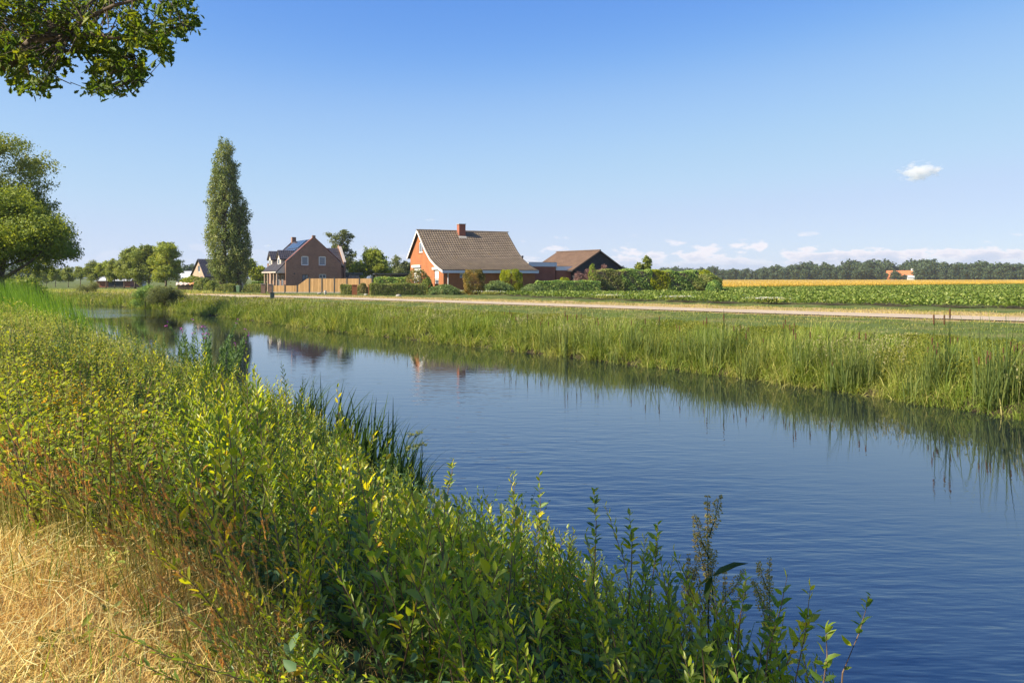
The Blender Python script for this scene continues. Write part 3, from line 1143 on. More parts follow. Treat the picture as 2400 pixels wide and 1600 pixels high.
# barn with a dark boarded gable
B = thing('barn', 'barn with brown tiled roof and dark boarded gable behind the red shrub', 'barn', (8.32, 107.35, 0), R(35))
bw, bl, be, bp = 8.4, 9.0, 3.3, 5.65
bf = lambda a, b, d: (a, d, b)
m = MB()
m.wall([(0, 0), (bw, 0), (bw, be), (bw / 2, bp - 0.15), (0, be)], [], bf)
m.face([(0, 0, 0), (0, bl, 0), (0, bl, be), (0, 0, be)])
m.face([(bw, 0, 0), (bw, bl, 0), (bw, bl, be), (bw, 0, be)])
m.face([(0, bl, 0), (bw, bl, 0), (bw, bl, be), (bw / 2, bl, bp - .15), (0, bl, be)])
m.build('wall', M['dark_boards'], B)
rf = MB()
sw = lambda x, y, z: (y, x, z)
roof_sheet(rf, [(bw / 2, bp), (-0.7, be - 0.35)], -0.3, bl + 0.2, 0.33, 0.25, 0.02, 0.03, sw)
roof_sheet(rf, [(bw / 2, bp), (bw + 0.7, be - 0.35)], -0.3, bl + 0.2, 0.33, 0.25, 0.02, 0.03, sw)
x = -0.3
while x < bl + 0.1:
    ring = [(bw / 2 + 0.16 * math.cos(a), bp + 0.02 + 0.13 * math.sin(a)) for a in np.linspace(0, math.pi, 6)]
    rf.prism(ring, lambda a, b, d: (a, d, b), x, x + 0.36)
    x += 0.42
roof = rf.build('roof', M['tile_red'], B)
m = MB()
slab(m, [(bw / 2, bp - .02), (-0.7, be - 0.37)], -0.25, bl + 0.15, 0.14, sw)
slab(m, [(bw / 2, bp - .02), (bw + 0.7, be - 0.37)], -0.25, bl + 0.15, 0.14, sw)
m.build('roof_deck', M['dark_boards'], roof)
m = MB()
for sgn in (-1, 1):
    y1 = bw / 2 + sgn * (bw / 2 + 0.72)
    m.hexa([(bw / 2, -.32, bp - .16), (bw / 2, -.26, bp - .16), (y1, -.26, be - .52), (y1, -.32, be - .52), (bw / 2, -.32, bp + .02), (bw / 2, -.26, bp + .02), (y1, -.26, be - .34), (y1, -.32, be - .34)])
m.build('verge_board', M['tile_red'], B)

# ------------------------------------------------------------------ the brown brick house
K = thing('brick_house', 'dark brown brick house with dormers and a plain gable behind the wooden fence', 'house', (-30.7, 110, 0), R(30))
gw, gl, ge, gpk = 7.75, 10.6, 4.05, 7.4
kf = lambda a, b, d: (a, d, b)
kl = lambda a, b, d: (d, a, b)
kr = lambda a, b, d: (gw - d, a, b)
holes = [arect(2.12, 3.12, 3.66, 4.98), arect(4.55, 5.55, 3.66, 4.98), rect(2.25, 3.12, 0.2, 2.42), arect(4.6, 5.58, 1.2, 2.52)]
out = [(0, 0), (gw, 0), (gw, ge), (gw - 0.25, ge + 0.12), (gw / 2 + 0.22, gpk), (gw / 2 + 0.22, gpk + 0.42), (gw / 2 - 0.22, gpk + 0.42), (gw / 2 - 0.22, gpk), (0.25, ge + 0.12), (0, ge)]
m = MB()
m.wall(out, holes, kf, 0.16)
for (a0, b0), (a1, b1) in zip(out[2:-1], out[3:]):     # thickness of the parapet behind the gable face
    m.face([(a0, 0, b0), (a1, 0, b1), (a1, 0.30, b1), (a0, 0.30, b0)])
m.wall(out, [], lambda a, b, d: (a, 0.30 - d, b))
m.face([(0, 0.0, 0), (0, gl, 0), (0, gl, ge), (0, 0.0, ge)])
m.face([(gw, 0.0, 0), (gw, gl, 0), (gw, gl, ge), (gw, 0.0, ge)])
m.wall(out, [], lambda a, b, d: (a, gl - d, b))
m.build('wall', M['dark_brick'], K)
m = MB()
m.prism(rect(1.06, 1.24, 2.42, 2.60), kf, -0.06, -0.003)
m.build('wall_lamp', M['dark_metal'], K)
m = MB()                                              # pale coping along the gable shoulders
for sgn in (0, 1):
    q = [(0.0, ge + .0), (gw / 2 - 0.22, gpk - .02)]
    if sgn:
        q = [(gw - a, b) for a, b in q]
    (a0, b0), (a1, b1) = q
    m.hexa([(a0, -.02, b0 + .10), (a1, -.02, b1 + .03), (a1, .33, b1 + .03), (a0, .33, b0 + .10), (a0, -.02, b0 + .17), (a1, -.02, b1 + .10), (a1, .33, b1 + .10), (a0, .33, b0 + .17)])
m.build('coping', M['maroon_brick'], K)
for a0 in (2.12, 4.55):
    window(K, kf, a0, a0 + 1.0, 3.66, 4.93, frame='white', deep=0.05, fw=0.12, sill_mat='dark_brick')
window(K, kf, 4.6, 5.58, 1.2, 2.46, frame='white', bars=[('v', 5.09, 0.05), ('h', 1.95, 0.05)], deep=0.05, fw=0.07, sill_mat='dark_brick')
dr = window(K, kf, 2.25, 3.12, 0.2, 2.42, frame='dark_boards', bars=[('v', 2.68, 0.08), ('h', 1.2, 0.1)], sill=False, name='door', deep=0.08)
ksl = [(gw / 2, gpk - 0.05), (0.0, 4.0), (-1.15, 2.85)]
ksr = [(gw / 2, gpk - 0.05), (gw + 0.45, 3.58)]
sw = lambda x, y, z: (y, x, z)
rf = MB()
roof_sheet(rf, ksl[:2], 0.30, gl - 0.3, 0.34, 0.28, 0.028, 0.03, sw)
roof_sheet(rf, ksl[1:], 0.30, gl - 2.3, 0.34, 0.28, 0.028, 0.03, sw)
roof_sheet(rf, ksr, 0.30, gl - 0.3, 0.34, 0.28, 0.028, 0.03, sw)
roof = rf.build('roof', M['tile_dark'], K)
m = MB()
for pr, y1 in ((ksl[:2], gl - .32), (ksl[1:], gl - 2.32), (ksr, gl - .32)):
    slab(m, [(a, b - .01) for a, b in pr], 0.32, y1, 0.15, sw)
m.build('roof_deck', M['dark_boards'], roof)
m = MB()
for i in range(4):                                    # a field of solar panels on the sunny slope
    for j in range(2):
        y0 = 2.6 + i * 1.55
        t0, t1 = 0.06 + j * 0.38, 0.06 + j * 0.38 + 0.34
        e0 = (gw / 2 * (1 - t0), gpk - 0.05 - (gpk - 4.05) * t0 + 0.12)
        e1 = (gw / 2 * (1 - t1), gpk - 0.05 - (gpk - 4.05) * t1 + 0.12)
        m.hexa([(e1[0], y0, e1[1]), (e0[0], y0, e0[1]), (e0[0], y0 + 1.5, e0[1]), (e1[0], y0 + 1.5, e1[1]), (e1[0], y0, e1[1] + .05), (e0[0], y0, e0[1] + .05), (e0[0], y0 + 1.5, e0[1] + .05), (e1[0], y0 + 1.5, e1[1] + .05)])
m.build('solar_panel', M['solar'], roof)
m = MB()
m.box(gw / 2 - .3, gw / 2 + .3, gl - .35, gl + .25, 6.6, gpk + .62)
m.build('chimney', M['dark_brick'], K)
m = MB()                                              # verge triangle and gutter of the lower roof
m.box(-1.30, -1.17, 0.3, gl - 2.2, 2.64, 2.80)
m.face([(0.0, .31, 3.86), (-1.15, .31, 2.70), (-1.15, .31, 2.60), (0.0, .31, 2.60)])
m.build('gutter_board', M['cream'], K)
m = MB()
for y0 in (0.45, 2.1, 3.8, 5.6, 7.4):
    m = MB()
    m.box(-1.12, -.9, y0, y0 + .24, 0, 2.66)
    m.build('porch_post', M['beige_brick'], K)
for y0 in (1.0, 3.0, 5.4):
    window(K, kl, y0, y0 + 1.1, 0.5, 2.3, frame='cream', bars=[('h', 1.7, 0.06)], deep=-0.10, fw=0.09, sill=False)
for y0, lab in ((2.0, 'nearer dormer with cream cheeks'), (7.0, 'farther dormer on the left slope')):
    m = MB()
    dz, dh = 4.15, 5.75
    prof = [(y0, dz - .6), (y0 + 1.9, dz - .6), (y0 + 1.9, dz + .55), (y0 + .95, dh - .05), (y0, dz + .55)]
    m.prism(prof, lambda a, b, d: (d, a, b), -0.15, 1.9)
    dm = m.build('dormer', M['cream'], K)
    dm['label'] = lab
    r2 = MB()
    for sgn in (-1, 1):
        e = y0 + .95 + sgn * 1.2
        roof_sheet(r2, [(y0 + .95, dh + .05), (e, dz + .40)], -0.4, 2.3, 0.33, 0.28, 0.028, 0.03)
        slab(r2, [(y0 + .95, dh + .04), (e, dz + .39)], -0.38, 2.28, 0.10)
    r2.build('roof', M['tile_dark'], dm)
    window(dm, kl, y0 + .5, y0 + 1.4, dz - .35, dz + .45, frame='white', deep=-0.23, fw=0.08, sill=False)
# cross wing at the back right with its brick parapet
y0 = 3.2
m = MB()
m.prism([(y0, 0), (y0 + 4.6, 0), (y0 + 4.6, 3.9), (y0 + 2.3, 6.15), (y0, 3.9)], lambda a, b, d: (d, a, b), gw - 1.5, gw + 1.35)
m.prism([(y0 - .2, 0), (y0 + 4.8, 0), (y0 + 4.8, 4.2), (y0 + 2.6, 6.5), (y0 + 2.6, 6.75), (y0 + 2.0, 6.75), (y0 + 2.0, 6.5), (y0 - .2, 4.2)], lambda a, b, d: (d, a, b), gw + 1.355, gw + 1.65)
wing = m.build('side_wing', M['dark_brick'], K)
r2 = MB()
for sgn in (-1, 1):
    e = y0 + 2.3 + sgn * 2.75
    roof_sheet(r2, [(y0 + 2.3, 6.3), (e, 3.65)], gw - 3.4, gw + 1.34, 0.34, 0.28, 0.028, 0.03)
    slab(r2, [(y0 + 2.3, 6.29), (e, 3.64)], gw - 3.4, gw + 1.33, 0.12)
r2.build('roof', M['tile_dark'], wing)
m = MB()
for sgn in (0, 1):
    q = [(y0 - .25, 4.18), (y0 + 2.0, 6.52)]
    if sgn:
        q = [(2 * y0 + 4.6 - a, b) for a, b in q]
    (a0, b0), (a1, b1) = q
    m.hexa([(gw + 1.31, a0, b0), (gw + 1.70, a0, b0), (gw + 1.70, a1, b1), (gw + 1.31, a1, b1), (gw + 1.31, a0, b0 + .08), (gw + 1.70, a0, b0 + .08), (gw + 1.70, a1, b1 + .08), (gw + 1.31, a1, b1 + .08)])
m.build('coping', M['cream'], wing)

# conservatory, garden shed
q = gp(804, 668)
T = thing('conservatory', 'low glazed garden room with a flat grey roof right of the brown house', 'garden room', (*at(802, 652, 121)[:2], 0), R(8))
m = MB()
for i in range(5):
    m.box(i * .62, i * .62 + .08, 0, .08, 0, 2.35)
m.box(0, 2.56, 0.0, 3.0, 0, 0.5)
m.build('frame', M['dark_metal'], T)
m = MB()
m.box(0.04, 2.5, 0.03, 2.9, 0.505, 2.34)
m.build('pane', M['glass'], T)
m = MB()
m.box(-.4, 2.9, -.3, 3.2, 2.36, 2.75)
m.build('flat_roof', M['grey_box'], T)
SH = thing('garden_shed', 'long low shed with slatted boards and dark flat roof left of the orange house', 'shed', (*at(880, 652, 112)[:2], 0), R(14))
m = MB()
z = 0.1
while z < 2.3:
    m.box(0, 2.2, 0, .04, z, z + .13)
    z += .17
for x0 in (0.0, 1.05, 2.14):
    m.box(x0, x0 + .09, .045, .12, 0, 2.4)
m.build('slatted_panel', M['log'], SH)
m = MB()
m.box(2.25, 6.2, 0.02, 3.0, 0, 2.38)
m.build('wall', M['dark_boards'], SH)
m = MB()
m.box(-.15, 6.4, -.25, 3.2, 2.42, 2.58)
m.build('flat_roof', M['dark_metal'], SH)

# house behind the poplar, white roofed shed, far farm, sheds on the left
HB = thing('brick_house', 'beige brick house with striped dark tiles half hidden by the tall poplar', 'house', (*at(480, 652, 150)[:2], 0), R(44))
m = MB()
bgf = lambda a, b, d: (d, a, b)
m.wall([(0, 0), (5.6, 0), (5.6, 2.6), (2.6, 5.25), (0, 2.6)], [rect(2.1, 3.1, 3.1, 4.2), rect(0.8, 2.0, 0.9, 2.2)], bgf)
m.face([(0, 0, 0), (8, 0, 0), (8, 0, 2.6), (0, 0, 2.6)])
m.build('wall', M['beige_brick'], HB)
window(HB, bgf, 2.1, 3.1, 3.1, 4.2, sill=False)
window(HB, bgf, 0.8, 2.0, 0.9, 2.2, sill=False)
rf = MB()
roof_sheet(rf, [(2.6, 5.5), (-0.5, 2.2)], -0.3, 8.2, 0.34, 0.30, 0.045, 0.03)
roof_sheet(rf, [(2.6, 5.5), (6.1, 2.3)], -0.3, 8.2, 0.34, 0.30, 0.045, 0.03)
slab(rf, [(2.6, 5.49), (-0.5, 2.19)], -0.28, 8.2, 0.14)
rf.build('roof', M['tile_dark'], HB)


def shed(label, loc, rz, L, Wd, eave, ridge, wall_m, roof_m, name='farm_shed', cat='shed', door=True):
    t = thing(name, label, cat, loc, rz)
    m = MB()
    m.wall([(0, 0), (L, 0), (L, eave), (0, eave)], [], lambda a, b, d: (a, d, b))
    g_ = [(0, 0), (Wd, 0), (Wd, eave), (Wd / 2, ridge - .05), (0, eave)]
    m.wall(g_, [], lambda a, b, d: (d, a, b))
    m.wall(g_, [], lambda a, b, d: (L - d, a, b))
    m.face([(0, Wd, 0), (L, Wd, 0), (L, Wd, eave), (0, Wd, eave)])
    m.build('wall', M[wall_m], t)
    m = MB()
    for sgn in (0, 1):
        e0, e1 = (Wd / 2, ridge), ((-.4, eave - .2) if sgn == 0 else (Wd + .4, eave - .2))
        m.hexa([(-.3, e0[0], e0[1] - .1), (L + .3, e0[0], e0[1] - .1), (L + .3, e1[0], e1[1] - .1), (-.3, e1[0], e1[1] - .1), (-.3, e0[0], e0[1] + .05), (L + .3, e0[0], e0[1] + .05), (L + .3, e1[0], e1[1] + .05), (-.3, e1[0], e1[1] + .05)])
    m.build('roof', M[roof_m], t)
    if door:
        m = MB()
        m.box(L * .35, L * .35 + 3, -.06, -.004, 0.05, eave * .8)
        m.build('door', M['dark_boards'], t)
    return t


shed('long pale roofed farm shed behind the firewood stack and yellow hedge', (*at(412, 652, 205)[:2], 0), R(4), 13.0, 14, 1.9, 3.7, 'concrete', 'grey_trim')
shed('low grey farm building seen between the trunks of the tree row', (*at(226, 652, 170)[:2], 0), R(6), 6.8, 7, 1.6, 2.7, 'maroon_brick', 'grey_trim')
shed('small pale shed just left of the dense tree cluster', (*at(303, 652, 178)[:2], 0), R(0), 1.9, 4, 2.2, 2.9, 'cream', 'grey_trim', door=False)
FH = thing('farmhouse', 'distant farmhouse with a large bright orange tiled roof at the wood edge', 'farmhouse', (*at(2083, 652, 660)[:2], 0), R(-8))
m = MB()
m.wall([(0, 0), (20, 0), (20, 3), (0, 3)], [rect(2, 3.6, .8, 2.2), rect(7, 8.6, .8, 2.2), rect(12, 13.6, .8, 2.2)], lambda a, b, d: (a, d, b))
g_ = [(0, 0), (11, 0), (11, 3), (5.5, 8.0), (0, 3)]
m.wall(g_, [], lambda a, b, d: (d, a, b))
m.wall(g_, [], lambda a, b, d: (20 - d, a, b))
m.build('wall', M['red_brick'], FH)
for a0 in (2, 7, 12):
    window(FH, lambda a, b, d: (a, d, b), a0, a0 + 1.6, .8, 2.2, fw=.15, sill=False)
rf = MB()
roof_sheet(rf, [(5.5, 8.2), (-.6, 2.7)], -.3, 20.3, 0.6, 0.6)
roof_sheet(rf, [(5.5, 8.2), (11.6, 2.7)], -.3, 20.3, 0.6, 0.6)
rf.build('roof', M['tile_orange'], FH)
m = MB()
m.box(20.0, 23.5, 5.0, 9.0, 5.0, 9.6)
m.build('white_silo_house', M['white'], FH)
shed('small white barn in front of the orange roofed farmhouse', (*at(2127, 652, 648)[:2], 0), R(-8), 6.0, 7, 2.6, 4.2, 'white', 'grey_trim', 'white_barn', 'barn', False)
shed('tiny dark hut at the foot of the far wood across the wheat', (*at(1886, 652, 655)[:2], 0), R(5), 3.8, 4, 1.3, 2.6, 'dark_boards', 'dark_boards', 'field_hut', 'hut', False)

# ------------------------------------------------------------------ fence, pillars and street furniture
fa, fb = Vector((-31.3, 106.0)), Vector((-18.0, 104.2))
d = (fb - fa)
FN = thing('garden_fence', 'tan vertical board fence with dark posts, stepping up beside the brown house', 'fence', (fa.x, fa.y, 0), math.atan2(d.y, d.x))
FL = d.length
npan = 8
pw = FL / npan
for i in range(npan + 1):
    h = 1.05 if i < 3 else 1.95
    m = MB()
    m.box(i * pw - .06, i * pw + .06, -.06, .06, 0, h)
    m.box(i * pw - .075, i * pw + .075, -.075, .075, h, h + .05)
    m.build('fence_post', M['dark_metal'], FN)
for i in range(npan):
    m = MB()
    nb = 15
    w_ = (pw - .14) / nb
    for k in range(nb):
        x0 = i * pw + .07 + k * w_
        t0 = (k + .5) / nb
        h = 0.95 if i < 2 else 1.86
        if i == 2:
            h = min(1.86, 0.95 + 0.91 * t0 / .85)
        m.box(x0 + .004, x0 + w_ - .004, -.012 - (.012 if k % 2 else 0), .012, .12, h)
    pn = m.build('board_panel', M['wood'], FN)
    m = MB()
    m.box(i * pw + .065, (i + 1) * pw - .065, -.05, .05, 0.0, .115)
    m.build('gravel_board', M['concrete'], pn)

for (px, py, lab, mt, w_, h_) in ((617, 687.3, 'brown brick gate pillar standing at the end of the trimmed roadside hedge', 'dark_brick', .52, 1.15), (633, 687.3, 'brown brick gate pillar where the board fence begins', 'dark_brick', .40, 1.10),
                                  (831, 691, 'wide orange brick gate pillar beside the short hedge', 'red_brick', .56, 1.1), (866, 691.6, 'thin orange brick gate pillar at the start of the long hedge', 'red_brick', .26, 1.12)):
    x, y = gp(px, py)
    t = thing('gate_pillar', lab, 'pillar', (x, y, 0), R(12))
    m = MB()
    m.box(-w_ / 2, w_ / 2, -w_ / 2, w_ / 2, -.05, h_)
    m.build('shaft', M[mt], t)
    m = MB()
    m.box(-w_ / 2 - .04, w_ / 2 + .04, -w_ / 2 - .04, w_ / 2 + .04, h_ + .002, h_ + .07)
    m.build('coping', M['concrete'] if mt == 'dark_brick' else M['red_brick'], t)

x, y = gp(638, 700)
t = thing('utility_cabinet', 'short dark green utility cabinet on the canal side of the road', 'cabinet', (x, y, 0), R(20))
m = MB()
m.box(-.19, .19, -.14, .14, -.05, .52)
m.build('body', M['grey_box'], t)
m = MB()
m.prism([(-.21, .525), (.21, .525), (.21, .56), (0, .62), (-.21, .56)], lambda a, b, d: (a, d, b), -.16, .16)
m.build('lid', M['dark_metal'], t)
x, y = gp(762.5, 690)
t = thing('bollard', 'short weathered wooden bollard on the grass before the board fence', 'bollard', (x, y, 0))
m = MB()
m.lathe([(.14, -.05), (.14, .38), (.13, .44), (.07, .48)], 9)
m.build('post', M['concrete'], t)
m = MB()
m.lathe([(.146, .30), (.146, .36)], 9)
m.build('band', M['white'], t)
for px, py, s_, lab in ((748, 689, .22, 'pale flat boulder on the verge left of the wooden bollard'), (857, 691.8, .22, 'pale boulder at the entrance between the orange pillars'), (934, 694.5, .30, 'grey boulder on the verge below the long hedge')):
    x, y = gp(px, py)
    import bmesh
    bm = bmesh.new()
    bmesh.ops.create_icosphere(bm, subdivisions=3, radius=s_)
    for v in bm.verts:
        n_ = math.sin(v.co.x * 9 + px) * math.sin(v.co.y * 11) * .12 + math.sin(v.co.z * 17 + px) * .05
        v.co *= 1 + n_
        v.co.z *= .55
    me = bpy.data.meshes.new('boulder')
    bm.to_mesh(me)
    bm.free()
    me.shade_smooth()
    o = link('boulder', me, None, M['concrete'])
    o.location = (x, y, .05)
    tag(o, lab, 'boulder', 'boulders along the road verge')


def bin_(px, py, lab, mat, s_=1.0):
    x, y = gp(px, py)
    t = thing('wheelie_bin', lab, 'bin', (x, y, 0), R(-10), None, s_)
    m = MB()
    m.hexa([(-.23, -.27, .06), (.23, -.27, .06), (.23, .25, .06), (-.23, .25, .06), (-.29, -.36, 1.0), (.29, -.36, 1.0), (.29, .36, 1.0), (-.29, .36, 1.0)])
    m.build('body', M[mat], t)
    m = MB()
    m.prism([(-.40, 1.003), (.40, 1.003), (.38, 1.07), (0, 1.11), (-.38, 1.07)], lambda a, b, d: (d, a, b), -.31, .31)
    m.build('lid', M[mat], t)
    for sx in (-.27, .27):
        m = MB()
        m.tube([(sx - .03, .27, .1), (sx + .03, .27, .1)], [.1, .1], 10)
        m.build('wheel', M['tyre'], t)


bin_(559.5, 685, 'green wheelie bin beside the trimmed roadside hedge', 'bin', .86)
bin_(547, 684, 'small grey bin left of the green wheelie bin', 'bin_grey', .72)

x, y = gp(414, 680.5)
t = thing('firewood_stack', 'firewood stack under a crumpled orange and pale tarpaulin near the canal bend', 'firewood stack', (x, y, 0), R(8))
m = MB()
for i in range(17):
    for j in range(6):
        cx_, cz = .12 + i * .178 + (.09 if j % 2 else 0), .1 + j * .165
        m.tube([(cx_, 0 + random.uniform(-.03, .03), cz), (cx_, 1.6, cz)], [.085 + random.uniform(-.012, .003)] * 2, 7)
m.build('log_pile', M['log'], t)
for x0, x1, mt in ((-.1, 1.75, 'tarp_white'), (1.752, 3.35, 'tarp')):
    sp = Soup()
    uu, vv = np.meshgrid(np.linspace(x0, x1, 26), np.linspace(-.12, 1.72, 22), indexing='xy')
    zz = 1.12 + .14 * np.sin(uu * 2.1 + .6) * np.sin(vv * 2.0) + .06 * np.sin(uu * 9 + vv * 5) + .04 * np.sin(uu * 17 - vv * 13) - .5 * np.clip(.1 - vv, 0, 1) * 2
    sp.V.append(np.stack([uu.ravel(), vv.ravel(), zz.ravel()], 1))
    ii = np.arange(uu.size).reshape(uu.shape)
    sp.Q.append(np.stack([ii[:-1, :-1], ii[:-1, 1:], ii[1:, 1:], ii[1:, :-1]], -1).reshape(-1, 4))
    sp.t.append(np.zeros(uu.size))
    sp.build('tarpaulin', M[mt], t)

# ------------------------------------------------------------------ trees and hedges
def crown_soup(clumps, n, size, seed=0, flat=0.35, aspect=0.8, gap=0.0, spread=1.0, kind='quad', droop=0.0):
    """Leaf sprays on the outside of many small clumps, so light and dark masses and gaps show."""
    r = np.random.default_rng(seed)
    sp = Soup()
    cl = np.array([(*c, *rr) for c, rr in clumps], float)
    wgt = (cl[:, 3] * cl[:, 4] + cl[:, 4] * cl[:, 5] + cl[:, 3] * cl[:, 5])
    ids = r.choice(len(cl), n, p=wgt / wgt.sum())
    d = rdir(n, r)
    rad = np.where(r.random(n) < .78, np.clip(r.normal(.88, .2, n), .2, 1.5), r.random(n) ** .5 * .8) * spread
    spray = rdir(len(cl) * 5, r).reshape(len(cl), 5, 3)             # a few twigs of each clump stand out from it
    q5 = spray[ids, r.integers(0, 5, n)]
    far_ = r.random(n) < .30
    d = np.where(far_[:, None], unit(q5 + rdir(n, r) * .16), d)
    rad = np.where(far_, r.uniform(.6, 1.55, n), rad)
    P = cl[ids, :3] + d * cl[ids, 3:6] * rad[:, None]
    if gap > 0:
        f = np.sin(P[:, 0] * 2.3 + seed) * np.sin(P[:, 1] * 2.1) * np.sin(P[:, 2] * 2.6 + 1)
        k = f < (1 - gap)
        P, d, ids = P[k], d[k], ids[k]
    m = len(P)
    q = rdir(m, r)
    D = unit(q - d * (q * d).sum(1)[:, None] * .8 + d * flat * .4 + np.array([0, 0, -droop]))
    ct = r.uniform(0.1, 0.75, len(cl))
    tint = ct[ids] * .6 + r.random(m) * .5
    s_ = size * r.uniform(.6, 1.35, m)
    put_leaves(sp, kind, P, D, s_, s_ * aspect, tint, up=d, roll=.55, r=r)
    return sp


def round_clumps(cx, cy, cz, rx, ry, rz, n, cr, seed):
    r = np.random.default_rng(seed)
    out = [((cx, cy, cz), (rx * .62, ry * .62, rz * .62))]
    for i in range(n):
        d = rdir(1, r)[0]
        if d[2] < -.75:
            d[2] *= -1
        k = r.uniform(.62, .88)
        k *= r.uniform(.85, 1.12)
        s_ = cr * r.uniform(.5, 1.25)
        out.append(((cx + d[0] * rx * k, cy + d[1] * ry * k, cz + d[2] * rz * k), (s_ * r.uniform(.8, 1.4), s_ * r.uniform(.8, 1.4), s_ * r.uniform(.6, 1.1))))
    return out


def trunk_mb(base, top, r0, r1, clumps, nlimb, seed, start=.45):
    """Tapered trunk with limbs reaching into the clumps."""
    r = random.Random(seed)
    m = MB()
    b, t = Vector(base), Vector(top)
    pts, rad = [], []
    for i in range(7):
        f = i / 6
        w = Vector((r.uniform(-1, 1), r.uniform(-1, 1), 0)) * r0 * .5 * (0 < i)
        pts.append(b.lerp(t, f) + w)
        rad.append((r0 * (1 - f) + r1 * f) * (1.45 if i == 0 else 1))
    m.tube(pts, rad, 9)
    for c, rr in r.sample(clumps, min(nlimb, len(clumps))):
        f = r.uniform(start, .95)
        a = b.lerp(t, f)
        c = Vector(c)
        mid = a.lerp(c, .5) + Vector((0, 0, -.06 * (c - a).length))
        k = r0 * (1 - f * .7)
        m.tube([a, mid, c], [k * .5, k * .32, k * .1], 6)
    return m


def tree(name, label, loc, clumps, n, size, leaf, base, top, r0, nlimb=8, seed=1, group=None, cat='tree', gap=.25, aspect=.8, rz=0, scale=1.0, start=.45, **kw):
    t = thing(name, label, cat, loc, rz, group, scale)
    crown_soup(clumps, n, size, seed, gap=gap, aspect=aspect, **kw).build('crown', M[leaf], t)
    trunk_mb(base, top, r0, r0 * .3, clumps, nlimb, seed, start).build('trunk', M['bark'], t, True)
    return t


# tall twin-stemmed poplar
def poplar_clumps(h, prof, ox, seed, z0):
    r = np.random.default_rng(seed)
    out = []
    z = z0
    while z < h:
        rad = np.interp(z, prof[0], prof[1])
        k = max(3, int(rad * 5))
        for i in range(k):
            a = r.uniform(0, 6.28)
            q = rad * r.uniform(.45, .86)
            s_ = r.uniform(.32, .62) * min(1, .35 + rad * .45)
            out.append(((ox + q * math.cos(a), q * math.sin(a), z + r.uniform(-.3, .3)), (s_, s_, s_ * 2.0)))
        z += .72
    return out


pc = poplar_clumps(22.6, ((1.6, 3.5, 6, 11, 15, 18, 20.5, 22.6), (1.5, 2.5, 3.0, 2.9, 2.5, 2.05, 1.45, .5)), 0.0, 3, 1.9)
pc2 = poplar_clumps(14.6, ((1.6, 3.5, 8, 12, 14.6), (1.2, 1.7, 1.75, 1.4, .35)), 2.1, 4, 2.2)
Y = 120.0
tr = thing('poplar_tree', 'very tall slender poplar with two stems towering over the hedge', 'tree', (at(527, 652, Y).x, Y, 0))
crown_soup(pc + pc2, 66000, .19, 5, flat=.2, gap=.22, aspect=.85).build('crown', M['poplar'], tr)
trunk_mb((-.2, 0, -.1), (0, 0, 20), .42, .1, pc[::3], 40, 2, .08).build('trunk', M['bark'], tr, True)
t2 = trunk_mb((2.1, 0, -.1), (2.1, 0, 12.5), .36, .1, pc2[::3], 18, 3, .1).build('trunk', M['bark'], tr, True)

# big roadside oaks at the left edge
def big_tree(name, label, px, Y, spec, n, size, leaf, seed, trunk_r=.45, zb=None, group=None, th=None):
    X = at(px, 652, Y).x
    z0 = float(ground_z([X], [Y])[0]) if zb is None else zb
    cl = []
    for k, (ox, oy, oz, rx, ry, rz_, nn, cr) in enumerate(spec):
        cl += round_clumps(ox, oy, oz, rx, ry, rz_, nn, cr, seed * 10 + k)
    topz = max(c[2] for c, r_ in cl) * .75
    return tree(name, label, (X, Y, z0), cl, n, size, leaf, (0, 0, -.2), (.2, 0, topz if th is None else th), trunk_r, 16, seed, group, gap=.3)


big_tree('oak_tree', 'large spreading yellow green oak with dark trunk beside the reeds', 0, 52,
         [(0.2, 0, 5.6, 3.7, 3.6, 2.6, 34, 1.0), (2.2, 0, 4.9, 2.7, 2.6, 1.6, 26, .75), (-2, 0, 5.5, 3, 3, 2.5, 22, 1.0)], 75000, .13, 'lime', 11, .34)
big_tree('oak_tree', 'taller dark green oak rising behind the yellow green oak', -40, 64,
         [(0.9, 0, 10.2, 4.2, 4.0, 4.2, 46, 1.0), (3.6, 0, 6.4, 3.0, 3, 2.9, 26, .9), (5.0, 0, 4.3, 2.5, 2.3, 2.0, 18, .75), (-1.5, 0, 5.6, 4, 4, 3, 20, 1.1)], 75000, .15, 'tree', 12, .42)
big_tree('oak_tree', 'low dark bushy tree under the big oaks on the far left', 48, 74, [(0, 0, 2.4, 2.9, 2.6, 2.0, 20, .8)], 9000, .22, 'tree', 13, .2)

mid_specs = {
    'a': [(0, 0, 4.4, 2.6, 2.5, 2.6, 26, .85), (.4, 0, 6.3, 1.5, 1.5, 1.3, 12, .6)],
    'b': [(0, 0, 3.6, 2.1, 2.1, 1.9, 22, .7)],
    'c': [(0, 0, 4.2, 2.0, 2.0, 2.4, 22, .75), (.2, 0, 2.8, 2.2, 2.2, 1.4, 12, .6)],
}
